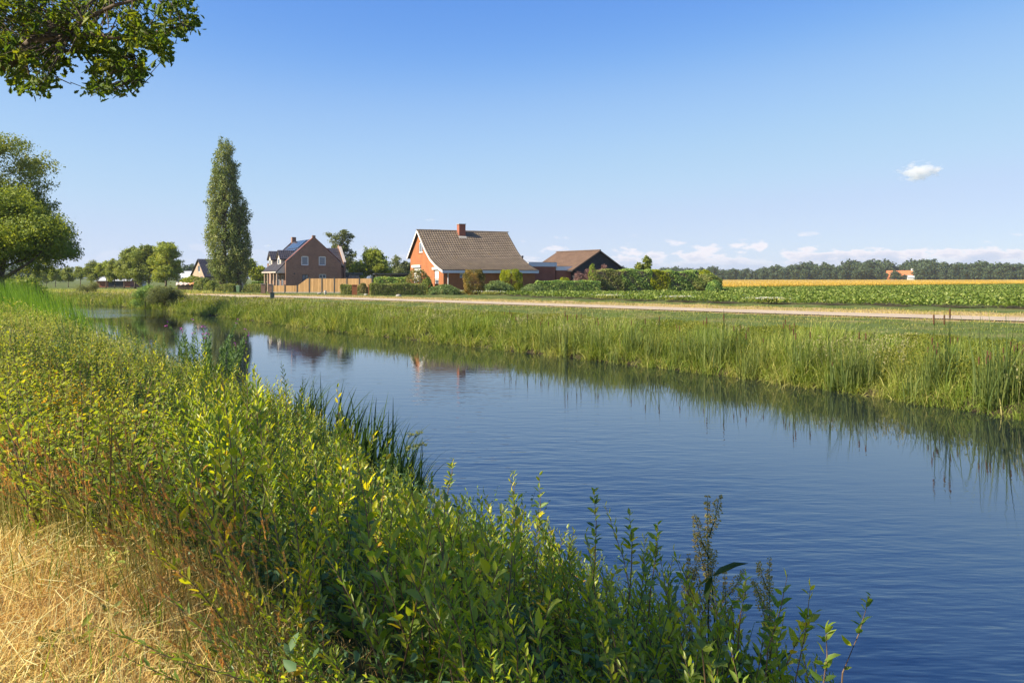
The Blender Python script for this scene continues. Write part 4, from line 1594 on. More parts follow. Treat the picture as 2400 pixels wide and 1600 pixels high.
# the dense cluster right of the tree row: three crowns
for px, Y, base_z, spec, leaf, sd, lab in (
        (316, 148, 0, [(0, 0, 5.2, 2.1, 2, 2.0, 22, .7), (-.3, 0, 3.2, 2.0, 2, 1.6, 14, .65), (.2, 0, 6.7, 1.1, 1.1, .9, 8, .5)], 'tree', 21, 'dark tree at the left of the dense cluster by the firewood'),
        (349, 145, 0, [(0, 0, 5.0, 2.4, 2.3, 2.3, 24, .75), (0, 0, 2.8, 2.5, 2.4, 1.6, 16, .7), (-.4, 0, 6.9, 1.1, 1.1, .8, 8, .5)], 'tree', 22, 'middle tree of the dense cluster by the firewood'),
        (388, 142, 0, [(0, 0, 5.1, 2.3, 2.2, 2.6, 26, .75), (.2, 0, 2.6, 2.3, 2.2, 1.7, 16, .7), (.1, 0, 7.4, 1.2, 1.2, .8, 8, .5)], 'lime', 23, 'brightest tree of the dense cluster, just left of the firewood stack')):
    t = big_tree('tree', lab, px, Y, spec, 22000, .22, leaf, sd, .17, 0)
    t.scale = (1.2, 1.2, 1.0)

row = [(130, 175, 1.02, 'b', 'lime', 'small round tree farthest along the row beyond the bank'), (160, 170, 1.1, 'c', 'tree', 'dull green tree of the row with a pale tree on its left'),
       (188, 165, 1.05, 'b', 'tree', 'low rounded tree of the row beyond the canal bend'), (213, 158, 1.18, 'c', 'tree', 'tall dark tree of the row before the low grey building'),
       (248, 156, 1.12, 'b', 'lime', 'yellowish tree of the row standing over the grey building'), (268, 154, 1.22, 'c', 'tree', 'tree of the row with leaning trunk right of the yellowish tree'),
       (290, 152, 1.15, 'b', 'tree', 'last dark tree of the row before the dense cluster'), (108, 190, 1.1, 'c', 'tree', 'grey green tree behind the tall grass near the big oaks'),
       (84, 200, 1.15, 'c', 'tree', 'far hazy tree just right of the low bushy tree')]
for i, (px, Y, s_, sp_, leaf, lab) in enumerate(row):
    sc = s_ * (.80 if sp_ == 'b' else .68) * (1.0 if px > 200 else .86)
    t = big_tree('tree', lab, px, Y, mid_specs[sp_], 12000, .23, leaf, 30 + i, .13, 0, 'row of trees beyond the canal bend', 4.0)
    t.scale = (sc,) * 3

# birch and round pale tree between the houses
t = big_tree('birch_tree', 'wispy birch with drooping twigs behind the brown house', 800, 134,
             [(-.4, 0, 7.6, 1.8, 1.7, 1.8, 26, .5), (.2, 0, 5.0, 2.3, 2.0, 2.4, 30, .55), (1.6, 0, 4.6, 1.2, 1.2, 1.6, 14, .45), (0.2, 0, 9.2, 1.1, 1.1, .7, 12, .35), (-1.9, 0, 9.0, .6, .6, .5, 5, .3), (1.5, 0, 8.9, .6, .6, .5, 5, .3), (.3, 0, 2.6, 2.3, 2, 1.8, 18, .6)], 15000, .20, 'birch', 41, .16, 0, None, 8.5)
big_tree('tree', 'round pale green tree between the brown house and the garden shed', 873, 128,
         [(0, 0, 4.0, 2.5, 2.4, 2.1, 30, .75), (-2.0, 0, 2.7, 1.6, 1.6, 1.6, 14, .6), (1.7, 0, 2.9, 1.7, 1.6, 1.8, 14, .65), (-.2, 0, 5.6, 1.4, 1.4, .9, 10, .5)], 17000, .24, 'lime', 42, .15, 0, None, 4.0)
big_tree('tree', 'grey green small tree right behind the garden shed roof', 940, 150, [(0, 0, 3.4, 2.2, 2, 1.9, 18, .7)], 6000, .28, 'birch', 43, .14, 0, None, 3.2)
big_tree('tree', 'bushy yellow green tree behind the poplar foot', 606, 138, [(-.5, 0, 2.6, 2.2, 2, 1.6, 18, .6), (-1.8, 0, 4.2, 1.5, 1.5, 1.6, 12, .5)], 8000, .25, 'lime', 44, .12, 0, None, 3.0)
big_tree('tree', 'young leafy tree poking above the tall hedge', 1512, 108, [(.3, 0, 3.6, .7, .7, .9, 9, .28), (-.9, 0, 3.3, .5, .5, .6, 6, .25), (.1, 0, 4.4, .35, .35, .5, 5, .2)], 2200, .22, 'tree', 45, .06, 0, None, 4.2)


def hedge(name, label, p0, p1, thick, h, leaf, n, size, seed, group=None, bumps=.05, top_leaf=None, cat='hedge', z0=0):
    """A clipped hedge from p0 to p1: a dense box of leaves round a woody core."""
    r = np.random.default_rng(seed)
    d = Vector((p1[0] - p0[0], p1[1] - p0[1]))
    L = d.length
    t = thing(name, label, cat, (p0[0], p0[1], z0), math.atan2(d.y, d.x), group)
    dims = np.array([L, thick, h])
    areas = np.array([L * h, L * h, thick * h, thick * h, L * thick])
    f = r.choice(5, n, p=areas / areas.sum())
    P = r.random((n, 3)) * dims
    N = np.zeros((n, 3))
    for k, (ax, v, s_) in enumerate(((1, 0, -1), (1, thick, 1), (0, 0, -1), (0, L, 1), (2, h, 1))):
        q = f == k
        P[q, ax] = v + r.normal(size=q.sum()) * .05 - s_ * np.abs(r.normal(size=q.sum())) * .06
        N[q, ax] = s_
    P[:, 2] += bumps * np.sin(P[:, 0] * 1.9 + seed) * (P[:, 2] / h)
    P[:, 1] += bumps * np.sin(P[:, 0] * 2.7 + P[:, 2] * 3 + seed)
    P[:, 1] += (thick / 2 - P[:, 1]) * .12 * (P[:, 2] / h) ** 4
    sp = Soup()
    s_ = size * r.uniform(.6, 1.3, n)
    cl = .25 + .3 * np.sin(P[:, 0] * 3.1 + 1) * np.sin(P[:, 2] * 5 + P[:, 0])
    put_leaves(sp, 'quad', P, rdir(n, r) + N * .15, s_, s_ * .8, np.clip(cl * .7 + r.random(n) * .7 - .05, 0, 1), up=N, roll=.7, r=r)
    sp.build('foliage', M[leaf], t)
    m = MB()
    m.box(.12, L - .12, .14, thick - .14, 0, h - .16)
    m.build('woody_core', M['bark'], t)
    return t


def bush(name, label, loc, rx, ry, h, leaf, n, size, seed, shape='round', cat='shrub', group=None):
    r = np.random.default_rng(seed)
    t = thing(name, label, cat, loc, 0, group)
    d = rdir(n, r)
    d[:, 2] = np.abs(d[:, 2]) if shape in ('dome', 'spread') else d[:, 2]
    if shape == 'drum':                                # clipped, rounded cylinder
        P = np.sign(d) * np.abs(d) ** .62
        P = P / np.maximum(1, np.linalg.norm(P[:, :2], axis=1, keepdims=True))
        P = P * np.array([rx, ry, h / 2]) + np.array([0, 0, h / 2])
    elif shape == 'round':
        P = d * np.array([rx, ry, h / 2]) + np.array([0, 0, h / 2])
    else:
        P = d * np.array([rx, ry, h])
    wob = 1 + .07 * np.sin(d[:, 0] * 7 + seed) * np.sin(d[:, 2] * 6) + (.16 if shape == 'spread' else .03) * np.sin(d[:, 0] * 11 + d[:, 1] * 9 + seed)
    wob = wob * (r.uniform(.86, 1.04, n) if shape != 'drum' else r.uniform(.94, 1.03, n))
    P = np.array([0, 0, h * .4]) + (P - np.array([0, 0, h * .4])) * wob[:, None]
    P[:, 2] = np.maximum(P[:, 2], .02)
    sp = Soup()
    s_ = size * r.uniform(.6, 1.3, n)
    put_leaves(sp, 'quad', P, rdir(n, r) + d * .2, s_, s_ * (.45 if leaf == 'juniper' else .8), r.random(n) * .75 + .2 * np.sin(d[:, 0] * 5 + d[:, 2] * 4), up=d, roll=.7, r=r)
    sp.build('foliage', M[leaf], t)
    m = MB()
    for k in range(5):
        a = 6.28 * k / 5
        m.tube([(.05 * math.cos(a), .05 * math.sin(a), -.05), (rx * .6 * math.cos(a), ry * .6 * math.sin(a), h * .55)], [.04, .012], 5)
    m.build('woody_core', M['bark'], t)
    return t


hp = lambda a, b: (gp(*a), gp(*b))
p = hp((868, 692), (996, 691.5))
hedge('clipped_hedge', 'long speckled clipped hedge with golden top before the orange house', p[0], p[1], 1.0, 1.25, 'hedge', 14000, .10, 51)
p = hp((798, 690.5), (823, 690.6))
hedge('clipped_hedge', 'short speckled clipped hedge left of the wide orange pillar', p[0], p[1], .9, 1.08, 'hedge', 4000, .10, 52)
p = ((3.0, 99.0), (10.85, 99.6))
hedge('clipped_hedge', 'low dark clipped hedge before the annex and garage', p[0], p[1], 1.2, 1.52, 'hedge_dark', 16000, .11, 53)
p = hp((505, 684.5), (546, 684.8))
hedge('clipped_hedge', 'clipped roadside hedge left of the green wheelie bin', p[0], p[1], 1.0, 1.0, 'hedge', 6000, .12, 54)
p = hp((570, 685), (612, 685.3))
hedge('clipped_hedge', 'clipped roadside hedge between the green bin and the brown brick pillar', p[0], p[1], 1.0, 1.0, 'hedge', 6000, .12, 55)
a, b = at(877, 652, 104), at(950, 652, 104)
hedge('clipped_hedge', 'dark evergreen hedge below the garden shed', (a.x, a.y), (b.x, b.y), 1.2, 1.95, 'hedge_dark', 7000, .14, 56)
a, b = at(590, 652, 124), at(640, 652, 124)
hedge('clipped_hedge', 'dark low hedge between the poplar and the brown house', (a.x, a.y), (b.x, b.y), 1.0, 1.25, 'hedge_dark', 4000, .14, 57)
# the tall mixed hedge: four neighbouring lengths of different shrubs
for x0, x1, h, leaf, sd, lab in ((1398, 1462, 2.9, 'hedge', 61, 'bright speckled left end of the tall hedge beside the barn'), (1458, 1528, 2.95, 'hedge_dark', 62, 'dark green length of the tall hedge under the young tree'),
                                 (1526, 1570, 2.8, 'hedge_yellow', 63, 'golden yellow shrub in the middle of the tall hedge'), (1566, 1640, 2.75, 'hedge_dark', 64, 'very dark length of the tall hedge right of the golden shrub')):
    a, b = at(x0, 652, 103.5 + (x0 - 1398) * .012), at(x1, 652, 103.5 + (x1 - 1398) * .012)
    hedge('tall_hedge', lab, (a.x, a.y), (b.x, b.y), 2.2, h, leaf, 11000, .15, sd, bumps=.13)
a = at(1655, 652, 107)
bush('rounded_shrub', 'loose rounded olive shrub closing the end of the tall hedge', (a.x, a.y, 0), 2.0, 1.6, 2.4, 'hedge', 6500, .17, 65)
a = at(1648, 652, 110)
bush('rounded_shrub', 'yellow green shrub showing above the end of the tall hedge', (a.x, a.y, 0), 1.6, 1.4, 3.0, 'hedge_yellow', 3000, .2, 66)
a = at(1674, 652, 105)
bush('rounded_shrub', 'lowest dark shrub where the tall hedge meets the beet field', (a.x, a.y, 0), 1.1, 1.1, 1.6, 'hedge_dark', 2400, .15, 67, 'dome')

x, y = gp(1111, 690.5)
bush('clipped_topiary', 'bronze drum shaped clipped shrub before the orange house', (x, y, 0), 1.22, 1.2, 2.85, 'topiary_brown', 18000, .085, 71, 'drum')
x, y = -.1, 98.3
bush('clipped_topiary', 'yellow green rounded clipped shrub before the orange house', (x, y, 0), 1.36, 1.3, 2.92, 'hedge_yellow', 18000, .085, 72, 'drum')
x, y = gp(1041, 690.5)
bush('spreading_juniper', 'broad low juniper mound at the corner of the orange house', (x, y, 0), 1.75, 1.3, 1.08, 'juniper', 9000, .13, 73, 'spread')
x, y = -1.75, 96.6
bush('spreading_juniper', 'sloping juniper mound between the bronze and yellow clipped shrubs', (x, y, 0), 1.85, 1.2, 1.5, 'juniper', 9000, .13, 74, 'spread')
x, y = 2.45, 97.0
bush('spreading_juniper', 'small juniper mound right of the yellow clipped shrub', (x, y, 0), 1.45, 1.2, 1.12, 'juniper', 7000, .13, 75, 'spread')
a = at(1322, 652, 100.8)
bush('clipped_topiary', 'golden ball shaped shrub showing above the low dark hedge', (a.x, a.y, 0), .85, .85, 2.0, 'hedge_yellow', 4000, .09, 76, 'round')
x, y = gp(975, 689.5)
bush('garden_shrub', 'straggly bronze green shrub before the gable shutters', (x, y + 2, 0), 1.35, 1.2, 2.9, 'garden', 3600, .16, 77, 'round')
x, y = gp(1000, 690)
bush('garden_shrub', 'green shrub at the end of the long speckled hedge', (x, y + .6, 0), .75, .8, 1.9, 'tree', 2600, .14, 78, 'dome')
x, y = gp(850, 688)
bush('garden_shrub', 'leafy low shrub between the two orange pillars', (x, y, 0), .75, .7, 1.25, 'garden', 2400, .12, 79, 'dome')
x, y = gp(915, 682)
bush('garden_shrub', 'low bright green shrub behind the long speckled hedge', (x, y, 0), 1.3, 1.0, 1.35, 'hedge_yellow', 2600, .13, 80, 'dome')
for px, Y, rx, h, sd, lab in ((1358, 101.5, .9, 2.9, 81, 'reddish shrub before the garage, the left one'), (1383, 102.5, 1.3, 3.5, 82, 'dusky purple shrub before the barn gable'), (1415, 105.2, 1.1, 4.2, 83, 'tallest reddish shrub reaching up the barn gable')):
    a = at(px, 652, Y)
    cl = round_clumps(0, 0, h * .52, rx * .8, .8, h * .42, 16, .3, sd)
    tree('red_leaved_shrub', lab, (a.x, a.y, 0), cl, 2300, .14, 'purple', (0, 0, -.1), (0, 0, h * .7), .06, 16, sd, None, 'shrub', .3, .5)
a = at(1388, 652, 101.3)
bush('garden_shrub', 'thin green shrub among the reddish shrubs', (a.x, a.y, 0), .45, .5, 3.7, 'lime', 900, .15, 84, 'round')
for px, py, rx, h, lf, sd, lab in ((452, 679, 2.6, 2.2, 'hedge_yellow', 85, 'broad yellow green shrub behind the firewood stack'), (478, 682, 1.6, 1.9, 'hedge', 86, 'olive shrub between the firewood stack and the roadside hedge'),
                                   (497, 683.5, 1.2, 1.5, 'tree', 87, 'dark green shrub at the left end of the roadside hedge'), (510, 674, 1.9, 3.0, 'hedge_dark', 88, 'dark shrub under the poplar by the beige house')):
    x, y = gp(px, py)
    bush('garden_shrub', lab, (x, y, 0), rx, 1.3, h, lf, 4200, .17, sd, 'dome')

# willow bushes on the bank at the canal bend
for px, Y, zb, spec, n, leaf, sd, lab in (
        (340, 84.0, -1.25, [(0, 0, 1.2, 1.15, 1.0, 1.15, 16, .45)], 9000, 'hedge_dark', 91, 'dark bush overhanging the water at the canal bend'),
        (384, 81.5, -1.2, [(-.3, 0, 1.3, 1.7, 1.3, 1.05, 26, .42), (1.2, .3, .9, 1.2, 1.2, .9, 14, .4)], 20000, 'birch', 92, 'grey green willow bush beside the dark bush at the canal bend'),
        (206, 108.0, 0, [(0, 0, .6, 1.5, 1.2, .75, 14, .4)], 5000, 'birch', 93, 'grey green willow bush at the tip of the tall reeds')):
    cl = []
    for k_, q in enumerate(spec):
        cl += round_clumps(*q, sd * 7 + k_)
    tree('willow_bush', lab, ((px - CX) / F * Y, Y, zb), cl, n, .13, leaf, (0, 0, -.2), (0, 0, 1.0), .07, 9, sd, None, 'bush', .15, .35, droop=-.4)

# the far wood: one tree after another along the horizon
far_var = []
for v in range(5):
    r = np.random.default_rng(200 + v)
    h = (11, 13, 9.5, 14, 12)[v]
    cl = round_clumps(0, 0, h * .56, h * .36, h * .36, h * .42, 20, h * .13, 210 + v) + round_clumps(0, 0, h * .25, h * .33, h * .33, h * .25, 10, h * .12, 220 + v)
    sp = crown_soup(cl, 1500, h * .095, 230 + v, gap=.15)
    far_var.append(sp.mesh('wood_tree'))
    far_var[-1].materials.append(M['far_tree'])
for px, py, Y in ((2097, 634, 652), (2109, 640, 650), (2120, 644, 650), (2074, 640, 655), (2150, 636, 650), (2080, 612, 700), (2142, 612, 690)):
    v = r.integers(5)
    o = link('wood_tree', far_var[v])
    s_ = ((HY - py) / F * Y + EZ) / ((11, 13, 9.5, 14, 12)[v] * .98)
    o.location = ((px - CX) / F * Y, Y, 0)
    o.scale = (s_ * 1.1, s_ * 1.1, s_)
    tag(o, 'tree standing close round the orange roofed farmhouse', 'tree', 'trees round the orange roofed farmhouse')
prof_x = [1420, 1500, 1560, 1640, 1700, 1760, 1790, 1860, 1900, 1945, 1970, 2000, 2060, 2080, 2140, 2175, 2200, 2260, 2300, 2340, 2400, 2460]
prof_y = [622, 630, 628, 630, 626, 627, 630, 620, 617, 616, 622, 613, 611, 622, 616, 609, 618, 619, 615, 616, 621, 622]
r = np.random.default_rng(77)
cnt = 0
for rowk, Y0 in ((0, 690), (1, 650), (2, 720)):
    px = 1405.0
    while px < 2480:
        Y = Y0 + r.uniform(-14, 14)
        topy = np.interp(px, prof_x, prof_y) + (r.uniform(-3, 8) if rowk != 1 else r.uniform(9, 20))
        H_ = (HY - topy) / F * Y + EZ
        if not (rowk == 1 and 2070 < px < 2150):
            v = r.integers(5)
            hv = (11, 13, 9.5, 14, 12)[v] * .98
            o = link('wood_tree', far_var[v])
            s_ = H_ / hv
            o.location = ((px - CX) / F * Y, Y, 0)
            o.scale = (s_ * r.uniform(.95, 1.2), s_ * r.uniform(.95, 1.2), s_)
            o.rotation_euler = (0, 0, r.uniform(0, 6.28))
            tag(o, 'tree in the far dark wood beyond the golden wheat field', 'tree', 'trees of the far wood beyond the wheat')
            cnt += 1
        px += r.uniform(10, 19) if rowk != 1 else r.uniform(14, 34)
for px, py, Y in ((60, 618, 330), (95, 628, 300), (120, 625, 320), (30, 622, 310), (435, 623, 380), (452, 621, 385), (466, 625, 380), (150, 634, 330), (75, 632, 280), (620, 640, 330), (640, 638, 335), (660, 641, 330), (1240, 640, 500), (1225, 641, 505)):
    v = r.integers(5)
    o = link('wood_tree', far_var[v])
    s_ = ((HY - py) / F * Y + EZ) / ((11, 13, 9.5, 14, 12)[v] * .98)
    o.location = ((px - CX) / F * Y, Y, 0)
    o.scale = (s_ * 1.2, s_ * 1.2, s_)
    tag(o, 'distant hazy tree showing low behind the houses and tree row', 'tree', 'distant trees behind the houses')

# ------------------------------------------------------------------ the overhanging oak, top left
OX, OY = -10.2, 9.6
oz = float(ground_z([OX], [OY])[0])
oak = thing('oak_tree', 'overhanging oak branch with lobed leaves against the blue sky', 'tree', (OX, OY, oz))
base = Vector((OX, OY, oz))
m = MB()
L_ = lambda px, py, Y: at(px, py, Y) - base
m.tube([(0, 0, -.2), (.05, 0, 1.2), (.1, .1, 2.4), (0, 0, 4.0), (-.2, .2, 6.5), (0, 0, 8.5)], [.42, .32, .29, .26, .18, .06], 12)
limbs = [([(0.05, .05, 2.2), L_(-260, 240, 9.2), L_(-60, 190, 9.4), L_(20, 148, 9.5), L_(75, 98, 9.6), L_(130, 62, 9.8), L_(210, 10, 10), L_(300, -60, 10.2)], [.17, .12, .085, .065, .055, .045, .03, .015]),
         ([L_(75, 98, 9.6), L_(150, 88, 9.3), L_(215, 82, 9.2), L_(300, 92, 9.1), L_(370, 75, 9.0), L_(430, 60, 9.0)], [.05, .045, .036, .028, .02, .008]),
         ([L_(20, 148, 9.5), L_(110, 118, 9.9), L_(190, 122, 10.2), L_(250, 150, 10.3), L_(285, 190, 10.4), L_(310, 220, 10.4)], [.04, .034, .026, .018, .012, .006]),
         ([L_(150, 88, 9.3), L_(200, 45, 9.0), L_(270, 12, 8.8), L_(360, -10, 8.7)], [.035, .028, .02, .008]),
         ([L_(60, 140, 9.7), L_(68, 175, 9.7), L_(78, 200, 9.7), L_(100, 215, 9.7)], [.014, .010, .007, .004]),
         ([L_(110, 118, 9.9), L_(135, 140, 9.8), L_(130, 165, 9.8), L_(122, 185, 9.8)], [.012, .009, .006, .004]),
         ([L_(190, 122, 10.2), L_(226, 170, 10.2), L_(228, 195, 10.2), L_(212, 228, 10.2)], [.012, .009, .006, .004]),
         ([L_(300, 92, 9.1), L_(318, 140, 9.1), L_(335, 172, 9.1)], [.012, .008, .004]),
         ([(0, 0, 3.4), (1.8, -3.0, 4.2), (3.8, -5.8, 4.8), (4.8, -7.4, 5.0), (5.6, -8.4, 5.1)], [.16, .12, .08, .05, .02]),
         ([(0, 0, 4.2), (2.2, -3.4, 5.6), (4.0, -6.2, 6.3), (5.4, -8.0, 6.5)], [.14, .1, .06, .02]),
         ([(0, 0, 5.0), (-2.2, .6, 6.4), (-4, 1, 7)], [.12, .08, .03]), ([(-.1, .1, 5.8), (1.2, 2.2, 7.6), (2, 3.4, 8.2)], [.1, .06, .02])]
for pts, rad in limbs:
    m.tube(pts, rad, 7)
r = np.random.default_rng(91)
tw = []                                                # twig ends that carry a rosette of leaves
polys = [  # photo-read patches of foliage: (x0, x1, y0, y1, count)
    (-60, 445, -60, 55, 156), (-60, 430, 45, 95, 82), (-40, 390, 85, 125, 48), (-30, 130, 120, 165, 35), (10, 55, 165, 205, 14), (62, 122, 196, 222, 12), (100, 126, 155, 205, 8), (136, 160, 140, 178, 7),
    (185, 290, 112, 150, 22), (215, 312, 145, 185, 27), (202, 268, 195, 232, 12), (282, 322, 185, 228, 12), (318, 344, 140, 180, 7), (300, 395, 98, 128, 18), (368, 396, 125, 140, 5), (400, 452, 0, 85, 16), (-150, -40, -60, 190, 82)]
for x0, x1, y0, y1, n in polys:
    for _ in range(n):
        tw.append(np.array(L_(r.uniform(x0, x1), r.uniform(y0, y1) - 13, r.uniform(8.6, 10.8))))
# the rest of the crown, beyond the picture, above and towards the camera's left
for _ in range(850):
    c = np.array([4.2, -7.4, 4.9]) + np.array([.2, 0, 1.2]) * (r.random() < .35)
    tw.append(c + rdir(1, r)[0] * np.array([1.5, 1.4, .6]) * r.random() ** .4)
tw = np.array(tw)
wood = np.concatenate([np.array([tuple(Vector(a).lerp(Vector(b), f)) for f in np.linspace(0, 1, 12)]) for pts, rad in limbs for a, b in zip(pts[:-1], pts[1:])])
sp = Soup()
near = wood[np.array([((wood - q) ** 2).sum(1).argmin() for q in tw])]
A_ = near + (tw - near) * .0
put_tubes(sp, A_, tw * .5 + near * .5 + r.normal(size=tw.shape) * .04, .008, .005, np.zeros(len(tw)), 4)
put_tubes(sp, tw * .5 + near * .5, tw, .005, .003, np.zeros(len(tw)), 4)
sp.build('twig', M['bark'], oak)
m.build('trunk', M['bark'], oak, True)
sp = Soup()
k = 11
P = np.repeat(tw, k, 0) + r.normal(size=(len(tw) * k, 3)) * .042
D = rdir(len(P), r) + np.array([0, 0, -.25])
Ls = r.uniform(.06, .115, len(P))
put_leaves(sp, 'oak', P, D, Ls, Ls * .75, np.repeat(r.random(len(tw)) * .6, k) + r.random(len(P)) * .4, roll=1.0, r=r)
sp.build('crown', M['oak'], oak)

# ------------------------------------------------------------------ crops, verge and far bank growth
arc = np.concatenate([[0], np.cumsum(np.linalg.norm(np.diff(FAR, axis=0), axis=1))])
NRM = offset(FAR, 1.0) - FAR                            # towards the camera side


def along(n, s0, s1, near_bias=1.6, ymin=9, ymax=112, r=rng, line=FAR):
    """Random points on the far bank between s0 and s1 metres from the water, denser near the camera."""
    dist = np.hypot(line[:, 0], line[:, 1])
    ok = (line[:, 1] > ymin) & (line[:, 1] < ymax) & (line[:, 0] > -75)
    seg = np.where(ok, np.linalg.norm(np.gradient(line, axis=0), axis=1) / np.maximum(dist, 14) ** near_bias, 0)
    i = r.choice(len(line), n, p=seg / seg.sum())
    f = r.random(n)
    j = np.minimum(i + 1, len(line) - 1)
    p = line[i] * (1 - f[:, None]) + line[j] * f[:, None]
    s_ = r.uniform(s0, s1, n)
    p = p - NRM[i] * s_[:, None]
    return p[:, 0], p[:, 1], s_


def patch(x, y, k=1.0, ph=0.0):
    return np.sin(x * .9 * k + ph) * np.sin(y * .8 * k + ph * 2) + .6 * np.sin(x * 2.3 * k - y * 1.7 * k + ph)


def frustum(x, y, pad=2.0):
    return (np.abs(x) < y * (1200 / F) + pad) & (y > 1)


# tall bank grasses, in tussocks with dark hollows between them
sp = Soup()
nt = 6200
x, y, s_ = along(nt, -.15, 6.3, 1.15)
k = frustum(x, y)
x, y, s_ = x[k], y[k], s_[k]
per = 26
nt = len(x)
cr = rng.uniform(.10, .26, nt) * np.interp(np.hypot(x, y), [15, 100], [1, 1.5])
th = np.interp(s_, [-.3, .5, 1.6, 3.5, 5.2, 6.3], [.64, .95, .92, .68, .32, .12]) * rng.uniform(.35, 1.3, nt) * (1 + .38 * patch(x, y, .5))
kind = rng.random(nt) + .25 * patch(x, y, .45, 1.0)
n = nt * per
R_ = lambda a: np.repeat(a, per)
ao = rng.uniform(0, 6.28, n)
ro = R_(cr) * rng.random(n) ** .5
bx, by = R_(x) + np.cos(ao) * ro, R_(y) + np.sin(ao) * ro
hh = R_(th) * rng.uniform(.55, 1.15, n)
wet = R_(s_) < .8
towards = np.arctan2(NRM[:, 1].mean(), NRM[:, 0].mean())
az = np.where(wet & (rng.random(n) < .6), towards + rng.normal(size=n) * .9, ao)
bend = np.where(wet, rng.uniform(.3, 2.0, n), rng.uniform(.1, 1.25, n))
tint = np.clip(.04 + .52 * R_(kind), 0, .72) + rng.random(n) * .36 - .1 + np.where(rng.random(n) < np.where(wet, .22, .1), .45, 0)
dist = np.hypot(bx, by)
put_blades(sp, np.stack([bx, by, ground_z(bx, by) - .03], 1), hh, az, bend, np.interp(dist, [15, 40, 110], [.014, .027, .052]) * rng.uniform(.6, 1.6, n), tint, 4)
tag(sp.build('bank_grass', M['sedge']), 'tall mixed green grass along the far bank of the canal', 'grass', kind='stuff')
# fine straw coloured flowering heads over the grass
sp = Soup()
n = 5000
x, y, s_ = along(n, .4, 5.0, 1.1)
k = frustum(x, y) & (patch(x, y, .4, 2.4) > -.2)
x, y, s_ = x[k], y[k], s_[k]
n = len(x)
hh = np.interp(s_, [.4, 1.2, 3.0, 5.0], [1.1, 1.05, .85, .55]) * rng.uniform(.75, 1.1, n)
dist = np.hypot(x, y)
az = np.pi + rng.normal(size=n)
put_blades(sp, np.stack([x, y, ground_z(x, y)], 1), hh, az, rng.uniform(.05, .5, n), np.interp(dist, [15, 100], [.006, .02]), rng.random(n), 3)
P = np.repeat(np.stack([x - .05 * hh, y, ground_z(x, y) + hh * .9], 1), 6, 0) + rng.normal(size=(n * 6, 3)) * np.array([.02, .02, .06])
put_leaves(sp, 'quad', P, rdir(len(P)) + np.array([-.3, 0, 1]), np.interp(np.repeat(dist, 6), [15, 100], [.05, .12]), .02 + np.repeat(dist, 6) * .0004, rng.random(len(P)), roll=1)
tag(sp.build('bank_grass_heads', M['oat']), 'pale flowering grass heads above the far bank grass', 'grass', kind='stuff')

# leafy herbs and yellow green growth higher on the bank
sp = Soup()
n = 26000
x, y, s_ = along(n, .8, 6.6, 1.1)
k = frustum(x, y) & (patch(x, y, .6, 2.0) > -.9)
x, y, s_ = x[k], y[k], s_[k]
n = len(x)
z = ground_z(x, y)
hb = np.interp(s_, [.8, 2.5, 4.5, 6.6], [.85, .72, .40, .10]) * (1 + .25 * patch(x, y, .8, .5))
per = 7
P = np.repeat(np.stack([x, y, z], 1), per, 0)
f = rng.random(len(P)) ** .6
P[:, :2] += rng.normal(size=(len(P), 2)) * .10
P[:, 2] += f * np.repeat(hb, per) * rng.uniform(.8, 1.1, len(P))
sz = np.interp(np.repeat(np.hypot(x, y), per), [15, 40, 110], [.05, .08, .15]) * rng.uniform(.6, 1.4, len(P))
tt = np.repeat(.35 + .3 * patch(x, y, .5, 3.0), per) * .6 + rng.random(len(P)) * .5
put_leaves(sp, 'quad', P, rdir(len(P)) + np.array([0, 0, .5]), sz, sz * .5, tt, roll=.9)
tag(sp.build('bank_herbs', M['meadow']), 'yellow green leafy herbs growing above the bank grass', 'herbs', kind='stuff')

# short grass between bank, road and gardens
sp = Soup()
n = 90000
x, y, s_ = along(n, 4.6, 32, 1.1, ymax=125)
rdist = road_dist(x, y)
k = frustum(x, y) & (np.abs(rdist) > 1.75 + .35 * patch(x, y, .45) * rng.random(len(x))) & (rdist < 9.5)
x, y, s_, rdist = x[k], y[k], s_[k], rdist[k]
n = len(x)
z = ground_z(x, y)
strawy = np.exp(-((np.abs(rdist) - 2.2) / 1.0) ** 2) * np.where(rdist > 0, .5, .28) + np.where(rdist > 0, .35, 0) * np.clip(1 - np.abs(rdist - 4) / 6, 0, 1)
tint = .16 + strawy + .14 * patch(x, y, .35, .4) + rng.random(n) * .34
dist = np.hypot(x, y)
hh = np.interp(dist, [20, 110], [.09, .12]) * rng.uniform(.5, 1.5, n)
put_blades(sp, np.stack([x, y, z - .01], 1), hh, rng.uniform(0, 6.28, n), rng.uniform(.2, 1.2, n), np.interp(dist, [18, 40, 110], [.014, .03, .07]), tint, 2)
tag(sp.build('verge_grass', M['verge']), 'short sunburnt grass on both verges of the narrow road', 'grass', kind='stuff')

# far left bank beyond the bend: pale dry grass
sp = Soup()
n = 16000
x = rng.uniform(-125, -38, n)
y = rng.uniform(92, 150, n)
d = side(x, y) - HALF
k = (d > -.2) & (d < 26) & frustum(x, y)
x, y, d = x[k], y[k], d[k]
n = len(x)
hh = np.interp(d, [0, 2, 8, 26], [1.1, 1.0, .45, .2]) * rng.uniform(.6, 1.2, n)
put_blades(sp, np.stack([x, y, ground_z(x, y)], 1), hh, rng.uniform(0, 6.28, n), rng.uniform(.1, .9, n), rng.uniform(.06, .13, n), .55 + .2 * patch(x, y, .2) + rng.random(n) * .4, 2)
tag(sp.build('bend_grass', M['sedge']), 'straw coloured grass on the bank beyond the canal bend', 'grass', kind='stuff')

